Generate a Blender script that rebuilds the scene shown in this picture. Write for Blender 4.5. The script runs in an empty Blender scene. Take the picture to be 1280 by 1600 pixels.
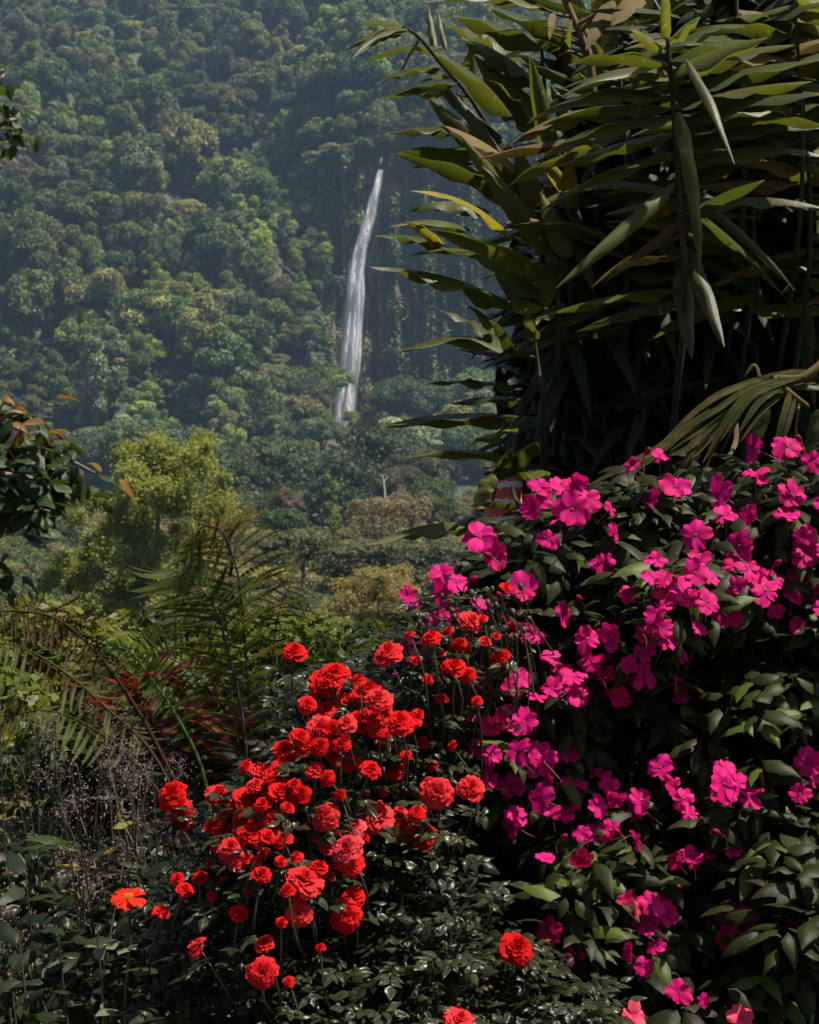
import bpy, math, random
import numpy as np
from mathutils import Vector, Matrix

S = bpy.context.scene
COL = S.collection
PI = math.pi
# ------------------------------------------------------------------ camera
F = 2567.0                      # focal length in photo pixels (1280 wide)
PITCH = -math.atan(100.0 / F)
CAM = np.array([0.0, 0.0, 1.25])
cam_d = bpy.data.cameras.new('camera')
cam = bpy.data.objects.new('camera', cam_d); COL.objects.link(cam)
cam.location = CAM
cam.rotation_euler = (PI / 2 + PITCH, 0, 0)
cam_d.sensor_fit = 'HORIZONTAL'; cam_d.sensor_width = 24.0; cam_d.lens = 24.0 * F / 1280.0
cam_d.clip_start = 0.05; cam_d.clip_end = 20000
cam_d.dof.use_dof = True; cam_d.dof.focus_distance = 2.6; cam_d.dof.aperture_fstop = 16.0
S.camera = cam
# ------------------------------------------------------------------ sky, sun, exposure
SUN = np.array([0.42, -0.05, 0.9]); SUN /= np.linalg.norm(SUN)
world = bpy.data.worlds.new('World'); S.world = world; world.use_nodes = True
wn = world.node_tree; bg = wn.nodes['Background']
sky = wn.nodes.new('ShaderNodeTexSky'); sky.sky_type = 'NISHITA'; sky.sun_disc = False
sky.sun_elevation = math.asin(SUN[2]); sky.sun_rotation = math.atan2(SUN[0], SUN[1])
sky.air_density = 1.0; sky.dust_density = 2.5
wn.links.new(sky.outputs[0], bg.inputs[0]); bg.inputs[1].default_value = 0.05
sun_d = bpy.data.lights.new('sun', 'SUN'); sun = bpy.data.objects.new('sun', sun_d); COL.objects.link(sun)
sun_d.energy = 4.6; sun_d.angle = math.radians(0.8); sun_d.color = (1.0, 0.92, 0.78)
sun.rotation_euler = Vector(SUN).to_track_quat('Z', 'Y').to_euler()
sun.location = (0, 0, 60)
S.view_settings.view_transform = 'Standard'; S.view_settings.look = 'None'
S.view_settings.gamma = 1.0; S.view_settings.exposure = 1.18
S.render.engine = 'CYCLES'
S.cycles.use_denoising = True
S.cycles.max_bounces = 6; S.cycles.diffuse_bounces = 3; S.cycles.glossy_bounces = 2
S.cycles.transmission_bounces = 4; S.cycles.volume_bounces = 1; S.cycles.transparent_max_bounces = 12
S.cycles.caustics_reflective = False; S.cycles.caustics_refractive = False

# ------------------------------------------------------------------ helpers
UP = np.array([0.0, math.cos(PITCH) * 0 - math.sin(PITCH), math.cos(PITCH)])
FW = np.array([0.0, math.cos(PITCH), math.sin(PITCH)])
def at(px, py, d):
    """point of the place seen at photo pixel (px, py), d metres ahead of the camera"""
    v = np.array([(px - 640) / F, 0, 0]) + UP * (-(py - 800) / F) + FW
    return CAM + v * (d / v[1])
def pix(p):
    r = np.asarray(p) - CAM
    zf = r @ FW
    return 640 + F * r[..., 0] / zf, 800 - F * (r @ UP) / zf
def nrm(v):
    v = np.asarray(v, float); return v / (np.linalg.norm(v) + 1e-12)
def basis(d, up=(0, 0, 1)):
    X = nrm(d); Z = np.asarray(up, float); Z = Z - X * (Z @ X)
    if np.linalg.norm(Z) < 1e-5: Z = np.array([0, 1, 0]) - X * X[1]
    Z = nrm(Z); Y = np.cross(Z, X)
    return np.stack([X, Y, Z], 1)
def mat4(R, t, s=1.0):
    M = Matrix.Identity(4)
    sc = np.broadcast_to(np.asarray(s, float), (3,))
    for i in range(3):
        for j in range(3): M[i][j] = float(R[i, j] * sc[j])
        M[i][3] = float(t[i])
    return M
def mk(name, V, Q, mats, uv=None, mi=None, smooth=True, rnd=None, col=None):
    V = np.asarray(V, np.float32); Q = np.asarray(Q, np.int32)
    me = bpy.data.meshes.new(name)
    me.vertices.add(len(V)); me.vertices.foreach_set('co', V.ravel())
    m, k = Q.shape
    me.loops.add(m * k); me.loops.foreach_set('vertex_index', Q.ravel())
    me.polygons.add(m); me.polygons.foreach_set('loop_start', np.arange(0, m * k, k, dtype=np.int32))
    if smooth: me.polygons.foreach_set('use_smooth', np.ones(m, bool))
    for a in (mats if isinstance(mats, (list, tuple)) else [mats]): me.materials.append(a)
    if mi is not None: me.polygons.foreach_set('material_index', np.asarray(mi, np.int32))
    if uv is not None:
        l = me.uv_layers.new(name='UVMap'); l.data.foreach_set('uv', np.asarray(uv, np.float32)[Q.ravel()].ravel())
    if rnd is not None:
        a = me.attributes.new('rnd', 'FLOAT', 'POINT'); a.data.foreach_set('value', np.asarray(rnd, np.float32))
    if col is not None:
        a = me.attributes.new('tint', 'FLOAT_COLOR', 'POINT')
        c = np.ones((len(V), 4), np.float32); c[:, :3] = col; a.data.foreach_set('color', c.ravel())
    me.update(calc_edges=True)
    return me
class Geo:
    """collects quads for one mesh"""
    def __init__(s): s.V = []; s.Q = []; s.U = []; s.M = []; s.R = []; s.C = []; s.n = 0
    def add(s, V, Q, U=None, m=0, r=0.5, c=(1, 1, 1)):
        V = np.asarray(V, float); Q = np.asarray(Q)
        s.V.append(V); s.Q.append(Q + s.n); s.n += len(V)
        s.U.append(np.zeros((len(V), 2)) if U is None else np.asarray(U)); s.M.append(np.full(len(Q), m))
        s.R.append(np.broadcast_to(np.asarray(r, float), (len(V),))); s.C.append(np.broadcast_to(np.asarray(c, float), (len(V), 3)))
        return s
    def mesh(s, name, mats, smooth=True, rnd=True, col=False, origin=None):
        V = np.concatenate(s.V)
        if origin is not None: V = V - np.asarray(origin)
        return mk(name, V, np.concatenate(s.Q), mats, np.concatenate(s.U), np.concatenate(s.M), smooth,
                  np.concatenate(s.R) if rnd else None, np.concatenate(s.C) if col else None)
WORLD = {}
def thing(name, label, cat, loc=(0, 0, 0), group=None, kind=None):
    o = bpy.data.objects.new(name, None); COL.objects.link(o); o.location = [float(x) for x in loc]
    o.empty_display_size = 0.1
    WORLD[o.name] = np.array(loc, float)
    tag(o, label, cat, group, kind); return o
def tag(o, label=None, cat=None, group=None, kind=None):
    if label: o['label'] = label
    if cat: o['category'] = cat
    if group: o['group'] = group
    if kind: o['kind'] = kind
    return o
def single(name, me, loc=(0, 0, 0), label=None, cat=None, group=None, kind=None):
    o = bpy.data.objects.new(name, me); COL.objects.link(o); o.location = [float(x) for x in loc]
    WORLD[o.name] = np.array(loc, float)
    return tag(o, label, cat, group, kind)
def part(name, me, parent, M=None, label=None, kind=None):
    """M is the world matrix of the part (the thing has only a location)"""
    o = bpy.data.objects.new(name, me); COL.objects.link(o); o.parent = parent
    base = WORLD[parent.name]
    if M is None: M = Matrix.Identity(4)
    M = M.copy()
    for i in range(3): M[i][3] -= base[i]
    o.matrix_basis = M
    if label: o['label'] = label
    if kind: o['kind'] = kind
    return o
def sub(name, me, parent, M=None, label=None):
    """sub-part, M local to its part"""
    o = bpy.data.objects.new(name, me); COL.objects.link(o); o.parent = parent
    if M is not None: o.matrix_basis = M
    if label: o['label'] = label
    return o
# ------------------------------------------------------------------ shapes
def tube(P, r, k=6):
    P = np.asarray(P, float); n = len(P); r = np.broadcast_to(np.asarray(r, float), (n,))
    T = np.gradient(P, axis=0); V = []
    ref = np.array([0.31, 0.87, 0.13])
    for i in range(n):
        t = nrm(T[i]); a = nrm(np.cross(t, ref)); b = np.cross(t, a)
        th = np.arange(k) * 2 * PI / k
        V.append(P[i] + r[i] * (np.outer(np.cos(th), a) + np.outer(np.sin(th), b)))
    V = np.concatenate(V); Q = []
    for i in range(n - 1):
        for j in range(k):
            Q.append([i * k + j, i * k + (j + 1) % k, (i + 1) * k + (j + 1) % k, (i + 1) * k + j])
    U = np.zeros((n * k, 2)); U[:, 0] = np.repeat(np.linspace(0, 1, n), k); U[:, 1] = np.tile(np.arange(k) / k, n)
    return V, np.array(Q), U
def spline(P, n):
    P = np.asarray(P, float); m = len(P)
    if m == 2: return P[0] + (P[1] - P[0]) * np.linspace(0, 1, n)[:, None]
    E = np.concatenate([[2 * P[0] - P[1]], P, [2 * P[-1] - P[-2]]])
    out = []
    for u in np.linspace(0, m - 1 - 1e-6, n):
        i = int(u); t = u - i; a, b, c, d = E[i:i + 4]
        out.append(0.5 * (2 * b + (c - a) * t + (2 * a - 5 * b + 4 * c - d) * t * t + (3 * b - a - 3 * c + d) * t ** 3))
    return np.array(out)
def profile(t, shape):
    if shape == 'lance': w = np.sin(PI * t ** 0.72) ** 0.85
    elif shape == 'ovate': w = np.sin(PI * t ** 0.62) ** 0.95
    elif shape == 'cane': w = np.minimum(1, (t / 0.16 + 0.25)) * np.clip(1 - ((t - 0.3) / 0.7).clip(0) ** 2.1, 0, 1) ** 0.9
    elif shape == 'strap': w = np.minimum(1, 0.5 + t * 3) * np.clip(1 - ((t - 0.55) / 0.45).clip(0) ** 2, 0, 1) ** 0.8
    else: w = np.sin(PI * t)
    return np.maximum(w, 0.015)
def leaf(L=1.0, W=0.3, ns=6, nc=1, shape='lance', fold=0.3, rise=0.0, droop=0.5, wave=0.0, wf=2.0, ph=0.0, side=0.0, twist=0.0):
    t = np.linspace(0, 1, ns + 1)
    a = rise - droop * t
    dt = L / ns
    x = np.concatenate([[0], np.cumsum(np.cos((a[1:] + a[:-1]) / 2)) * dt])
    z = np.concatenate([[0], np.cumsum(np.sin((a[1:] + a[:-1]) / 2)) * dt])
    y = side * L * t ** 2
    w = profile(t, shape) * W / 2
    s = np.linspace(-1, 1, 2 * nc + 1)
    V = np.zeros((ns + 1, 2 * nc + 1, 3))
    for j, sj in enumerate(s):
        f = fold * (1 + 0.25 * math.sin(3 + sj))
        off = -abs(sj) * w * math.sin(f) + wave * w * abs(sj) * np.sin(2 * PI * wf * t + ph + sj)
        yy = sj * w * math.cos(f)
        ct, st = np.cos(twist * t), np.sin(twist * t)
        o2 = off * ct - yy * st; y2 = off * st + yy * ct
        V[:, j, 0] = x - np.sin(a) * o2; V[:, j, 1] = y + y2; V[:, j, 2] = z + np.cos(a) * o2
    U = np.zeros((ns + 1, 2 * nc + 1, 2)); U[:, :, 0] = t[:, None]; U[:, :, 1] = (s[None, :] + 1) / 2
    k = 2 * nc + 1; Q = []
    for i in range(ns):
        for j in range(k - 1):
            Q.append([i * k + j, (i + 1) * k + j, (i + 1) * k + j + 1, i * k + j + 1])
    return V.reshape(-1, 3), np.array(Q), U.reshape(-1, 2)
def sphere(c, r, nu=8, nv=5):
    V = []; 
    for i in range(nv + 1):
        p = PI * i / nv
        for j in range(nu):
            q = 2 * PI * j / nu
            V.append([math.sin(p) * math.cos(q), math.sin(p) * math.sin(q), math.cos(p)])
    V = np.array(V) * np.asarray(r) + np.asarray(c); Q = []
    for i in range(nv):
        for j in range(nu):
            Q.append([i * nu + j, (i + 1) * nu + j, (i + 1) * nu + (j + 1) % nu, i * nu + (j + 1) % nu])
    return V, np.array(Q)
def rdir(rng, n):
    v = rng.normal(size=(n, 3)); return v / np.linalg.norm(v, axis=1)[:, None]
def leafcards(rng, P, N, size, aspect=0.55):
    """diamond leaves at P with normals N"""
    n = len(P); N = N / (np.linalg.norm(N, axis=1)[:, None] + 1e-9)
    a = np.cross(N, rdir(rng, n)); a /= (np.linalg.norm(a, axis=1)[:, None] + 1e-9); b = np.cross(N, a)
    s = np.broadcast_to(np.asarray(size, float), (n,)) * rng.uniform(0.6, 1.4, n)
    V = np.empty((n, 4, 3))
    V[:, 0] = P - a * s[:, None] * .5; V[:, 2] = P + a * s[:, None] * .5
    V[:, 1] = P - b * (s * aspect * .5)[:, None] - a * (s * .08)[:, None] + N * (s * .08)[:, None]
    V[:, 3] = P + b * (s * aspect * .5)[:, None] - a * (s * .08)[:, None] + N * (s * .08)[:, None]
    return V.reshape(-1, 3), np.arange(n * 4).reshape(-1, 4)
def crown(rng, clumps, n, size, aspect=0.6, shell=(0.62, 1.2), core=True, low=-0.45, gauss=False):
    """leaf cards on lumpy clumps [(centre, radii)]"""
    C = np.array([c for c, r in clumps], float); R = np.array([np.broadcast_to(r, (3,)) for c, r in clumps], float)
    w = (R[:, 0] * R[:, 1] + R[:, 0] * R[:, 2]) ** 0.9; w /= w.sum()
    m = int(n * 1.7); idx = rng.choice(len(C), m, p=w); D = rdir(rng, m)
    D[:, 2] = np.where(D[:, 2] < low, -D[:, 2], D[:, 2])
    P = C[idx] + D * R[idx] * (shell[0] + (shell[1] - shell[0]) * np.sqrt(rng.uniform(0, 1, m)) * rng.uniform(.75, 1.0, m))[:, None]
    if gauss: P = C[idx] + rng.normal(size=(m, 3)) * R[idx] * .42
    keep = np.ones(m, bool)
    for c in range(len(C)):
        if gauss: break
        q = (((P - C[c]) / R[c]) ** 2).sum(1); keep &= ~((q < 0.5) & (idx != c))
    P = P[keep][:n]; D = D[keep][:n]; idx = idx[keep][:n]
    N = D / R[idx] * R[idx].mean(); N = N + rng.normal(size=N.shape) * 0.8 + np.array([0, 0, .25])
    g = Geo(); V, Q = leafcards(rng, P, N, size, aspect)
    tone = rng.uniform(0, 1, len(C))
    r = np.repeat(np.clip(tone[idx] * .55 + rng.uniform(0, .45, len(P)), 0, 1), 4)
    g.add(V, Q, None, 0, r)
    if core:
        for c in range(len(C)):
            V, Q = sphere(C[c], R[c] * 0.66, 5, 3); g.add(V + rng.normal(size=V.shape) * R[c].mean() * .05, Q, None, 0, tone[c] * .5)
    return g
def lobes(rng, n, rx, rz, zc, lr, top=0.0):
    """n lobes over a dome"""
    out = [((0, 0, zc), (rx * .72, rx * .72, rz * .72))]
    for i in range(n):
        a = i * 2.39996 + rng.uniform(-.3, .3); h = (i + .5) / n * 1.25 - .25
        q = math.sqrt(max(0, 1 - h * h)) if h > 0 else 1.0
        k = rng.uniform(.62, .85)
        out.append(((rx * q * k * math.cos(a), rx * q * k * math.sin(a), zc + rz * h * k), np.array([1, 1, .8]) * lr * rng.uniform(.7, 1.2)))
    return out
# ------------------------------------------------------------------ materials
def newmat(name):
    m = bpy.data.materials.new(name); m.use_nodes = True; nt = m.node_tree
    b = nt.nodes['Principled BSDF']; return m, nt, b
def L(nt, a, b): nt.links.new(a, b)
def mixc(nt, fac, a, b):
    n = nt.nodes.new('ShaderNodeMix'); n.data_type = 'RGBA'
    for i, v in ((0, fac), (6, a), (7, b)):
        if hasattr(v, 'is_linked'): L(nt, v, n.inputs[i])
        elif i == 0: n.inputs[0].default_value = v
        else: n.inputs[i].default_value = (*v, 1)
    return n.outputs[2]
def mth(nt, op, a, b=0.0, c=0.0, clamp=False):
    n = nt.nodes.new('ShaderNodeMath'); n.operation = op; n.use_clamp = clamp
    for i, v in enumerate((a, b, c)):
        if hasattr(v, 'is_linked'): L(nt, v, n.inputs[i])
        else: n.inputs[i].default_value = v
    return n.outputs[0]
def noise(nt, scale, detail=3.0, coord='Object', stretch=None):
    tc = nt.nodes.new('ShaderNodeTexCoord'); n = nt.nodes.new('ShaderNodeTexNoise')
    n.inputs['Scale'].default_value = scale; n.inputs['Detail'].default_value = detail
    if stretch:
        mp = nt.nodes.new('ShaderNodeMapping'); mp.inputs['Scale'].default_value = stretch
        L(nt, tc.outputs[coord], mp.inputs[0]); L(nt, mp.outputs[0], n.inputs[0])
    else: L(nt, tc.outputs[coord], n.inputs[0])
    return n.outputs['Fac']
def smooth(nt, x, lo, hi):
    n = nt.nodes.new('ShaderNodeMapRange'); n.interpolation_type = 'SMOOTHSTEP'
    L(nt, x, n.inputs[0]); n.inputs[1].default_value = lo; n.inputs[2].default_value = hi
    return n.outputs[0]
def attr(nt, name, out='Fac'):
    n = nt.nodes.new('ShaderNodeAttribute'); n.attribute_name = name; return n.outputs[out]
def leafmat(name, c1, c2, rough=.42, trans=.3, tgain=1.6, spec=.5, src='object', tip=None, vein=0.0, nscale=6.0, wear=None, wear_lo=.6, ttint=(1.0, 1.0, .55), stripe=0.0):
    m, nt, b = newmat(name)
    if src == 'object':
        oi = nt.nodes.new('ShaderNodeObjectInfo'); r = oi.outputs['Random']
    else: r = attr(nt, 'rnd')
    nz = noise(nt, nscale)
    fac = mth(nt, 'ADD', mth(nt, 'MULTIPLY', r, .7), mth(nt, 'MULTIPLY', nz, .45), clamp=True)
    c = mixc(nt, fac, c1, c2)
    uvn = nt.nodes.new('ShaderNodeUVMap'); sep = nt.nodes.new('ShaderNodeSeparateXYZ'); L(nt, uvn.outputs[0], sep.inputs[0])
    if wear:
        w = smooth(nt, noise(nt, nscale * 1.7, 4), wear_lo, wear_lo + .12)
        c = mixc(nt, mth(nt, 'MULTIPLY', w, .8), c, wear)
    if tip:
        e = mth(nt, 'ADD', sep.outputs[0], mth(nt, 'MULTIPLY', nz, .16))
        c = mixc(nt, smooth(nt, e, 1.0, 1.1), c, tip)
    L(nt, c, b.inputs['Base Color']); b.inputs['Roughness'].default_value = rough + .03
    b.inputs['Specular IOR Level'].default_value = spec * .5
    if vein > 0:
        av = mth(nt, 'ABSOLUTE', mth(nt, 'SUBTRACT', sep.outputs[1], .5))
        ph = mth(nt, 'SUBTRACT', sep.outputs[0], mth(nt, 'MULTIPLY', av, .55))
        st = mth(nt, 'SINE', mth(nt, 'MULTIPLY', ph, 50.0))
        st = mth(nt, 'POWER', mth(nt, 'ABSOLUTE', st), .5)
        mid = smooth(nt, av, 0.0, .05)
        h = mth(nt, 'MULTIPLY', st, mid)
        vc = nt.nodes.new('ShaderNodeMix'); vc.data_type = 'RGBA'; vc.blend_type = 'MULTIPLY'; L(nt, mth(nt, 'SUBTRACT', 1.0, h), vc.inputs[0]); L(nt, c, vc.inputs[6]); vc.inputs[7].default_value = (1.9, 1.7, 1.5, 1)
        c = vc.outputs[2]; L(nt, c, b.inputs['Base Color'])
        bp = nt.nodes.new('ShaderNodeBump'); bp.inputs['Strength'].default_value = vein; bp.inputs['Distance'].default_value = .004
        L(nt, h, bp.inputs['Height']); L(nt, bp.outputs[0], b.inputs['Normal'])
    if stripe > 0:
        av = mth(nt, 'ABSOLUTE', mth(nt, 'SUBTRACT', sep.outputs[1], .5))
        h = mth(nt, 'ADD', mth(nt, 'MULTIPLY', mth(nt, 'SINE', mth(nt, 'MULTIPLY', sep.outputs[1], 80.0)), .25), mth(nt, 'MULTIPLY', noise(nt, 9, 3, stretch=(.25, 3, 3)), 1.6))
        h = mth(nt, 'ADD', h, smooth(nt, av, 0.0, .04))
        bp = nt.nodes.new('ShaderNodeBump'); bp.inputs['Strength'].default_value = stripe; bp.inputs['Distance'].default_value = .006
        L(nt, h, bp.inputs['Height']); L(nt, bp.outputs[0], b.inputs['Normal'])
    if trans > 0:
        t = nt.nodes.new('ShaderNodeBsdfTranslucent')
        g = nt.nodes.new('ShaderNodeMix'); g.data_type = 'RGBA'; g.blend_type = 'MULTIPLY'; g.inputs[0].default_value = 1.0
        L(nt, c, g.inputs[6]); g.inputs[7].default_value = tuple(tgain * q for q in ttint) + (1,)
        L(nt, g.outputs[2], t.inputs[0])
        mx = nt.nodes.new('ShaderNodeMixShader'); mx.inputs[0].default_value = trans
        L(nt, b.outputs[0], mx.inputs[1]); L(nt, t.outputs[0], mx.inputs[2]); L(nt, mx.outputs[0], nt.nodes['Material Output'].inputs[0])
    return m
def barkmat(name, c1, c2, scale=20, rough=.8):
    m, nt, b = newmat(name)
    nz = noise(nt, scale, 5, stretch=(1, 1, .25)); c = mixc(nt, smooth(nt, nz, .35, .65), c1, c2)
    L(nt, c, b.inputs['Base Color']); b.inputs['Roughness'].default_value = rough
    bp = nt.nodes.new('ShaderNodeBump'); bp.inputs['Strength'].default_value = .4; L(nt, nz, bp.inputs['Height']); L(nt, bp.outputs[0], b.inputs['Normal'])
    return m
def treemat(name, src):
    """far foliage: the tree's own hue from the object colour (or the stored tint), leaf to leaf variation"""
    m, nt, b = newmat(name)
    if src == 'object':
        oi = nt.nodes.new('ShaderNodeObjectInfo'); base = oi.outputs['Color']
    else:
        base = attr(nt, 'tint', 'Color')
        if src == 'instancer': base.node.attribute_type = 'INSTANCER'
    hs = nt.nodes.new('ShaderNodeHueSaturation')
    r = attr(nt, 'rnd')
    L(nt, base, hs.inputs['Color'])
    L(nt, mth(nt, 'ADD', mth(nt, 'MULTIPLY', r, 1.15), .45), hs.inputs['Value'])
    L(nt, mth(nt, 'ADD', mth(nt, 'MULTIPLY', r, -.03), .512), hs.inputs['Hue'])
    L(nt, hs.outputs[0], b.inputs['Base Color']); b.inputs['Roughness'].default_value = .6; b.inputs['Specular IOR Level'].default_value = .25
    t = nt.nodes.new('ShaderNodeBsdfTranslucent'); L(nt, hs.outputs[0], t.inputs[0])
    mx = nt.nodes.new('ShaderNodeMixShader'); mx.inputs[0].default_value = .3
    L(nt, b.outputs[0], mx.inputs[1]); L(nt, t.outputs[0], mx.inputs[2]); L(nt, mx.outputs[0], nt.nodes['Material Output'].inputs[0])
    return m
def petalmat(name, c1, c2, edge=None, rough=.55, trans=.3, spec=.25, streak=True, tgain=1.3, throat=None):
    m, nt, b = newmat(name)
    oi = nt.nodes.new('ShaderNodeObjectInfo'); uvn = nt.nodes.new('ShaderNodeUVMap'); sep = nt.nodes.new('ShaderNodeSeparateXYZ'); L(nt, uvn.outputs[0], sep.inputs[0])
    c = mixc(nt, oi.outputs['Random'], c1, c2)
    if throat:
        c = mixc(nt, mth(nt, 'MULTIPLY', mth(nt, 'SUBTRACT', 1.0, smooth(nt, sep.outputs[0], .05, .5)), .9), c, throat)
        ln = mth(nt, 'POWER', mth(nt, 'ABSOLUTE', mth(nt, 'SINE', mth(nt, 'MULTIPLY', sep.outputs[1], 19.0))), .35)
        c = mixc(nt, mth(nt, 'MULTIPLY', mth(nt, 'SUBTRACT', 1.0, ln), .85), c, throat)
    if edge:
        c = mixc(nt, mth(nt, 'MULTIPLY', smooth(nt, sep.outputs[0], .55, 1.0), mth(nt, 'MULTIPLY', oi.outputs['Random'], .75)), c, edge)
    if streak:
        w = mth(nt, 'SINE', mth(nt, 'MULTIPLY', sep.outputs[1], 46.0))
        bp = nt.nodes.new('ShaderNodeBump'); bp.inputs['Strength'].default_value = .25; bp.inputs['Distance'].default_value = .001
        L(nt, w, bp.inputs['Height']); L(nt, bp.outputs[0], b.inputs['Normal'])
    L(nt, c, b.inputs['Base Color']); b.inputs['Roughness'].default_value = rough; b.inputs['Specular IOR Level'].default_value = spec
    t = nt.nodes.new('ShaderNodeBsdfTranslucent')
    g = nt.nodes.new('ShaderNodeMix'); g.data_type = 'RGBA'; g.blend_type = 'MULTIPLY'; g.inputs[0].default_value = 1.0
    L(nt, c, g.inputs[6]); g.inputs[7].default_value = (tgain, tgain, tgain, 1); L(nt, g.outputs[2], t.inputs[0])
    mx = nt.nodes.new('ShaderNodeMixShader'); mx.inputs[0].default_value = trans
    L(nt, b.outputs[0], mx.inputs[1]); L(nt, t.outputs[0], mx.inputs[2]); L(nt, mx.outputs[0], nt.nodes['Material Output'].inputs[0])
    return m
def groundmat(name, cols, scale, rough=.9, bump=.5):
    m, nt, b = newmat(name)
    a = noise(nt, scale, 6); c2 = noise(nt, scale * 6.3, 4)
    c = mixc(nt, smooth(nt, a, .38, .62), cols[0], cols[1]); c = mixc(nt, smooth(nt, c2, .5, .7), c, cols[2])
    gq = nt.nodes.new('ShaderNodeNewGeometry'); sq = nt.nodes.new('ShaderNodeSeparateXYZ'); L(nt, gq.outputs['Position'], sq.inputs[0])
    c = mixc(nt, mth(nt, 'MULTIPLY', smooth(nt, sq.outputs[1], 9, 30), .85), c, (.035, .05, .016))
    L(nt, c, b.inputs['Base Color']); b.inputs['Roughness'].default_value = rough
    bp = nt.nodes.new('ShaderNodeBump'); bp.inputs['Strength'].default_value = bump; L(nt, c2, bp.inputs['Height']); L(nt, bp.outputs[0], b.inputs['Normal'])
    return m
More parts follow.
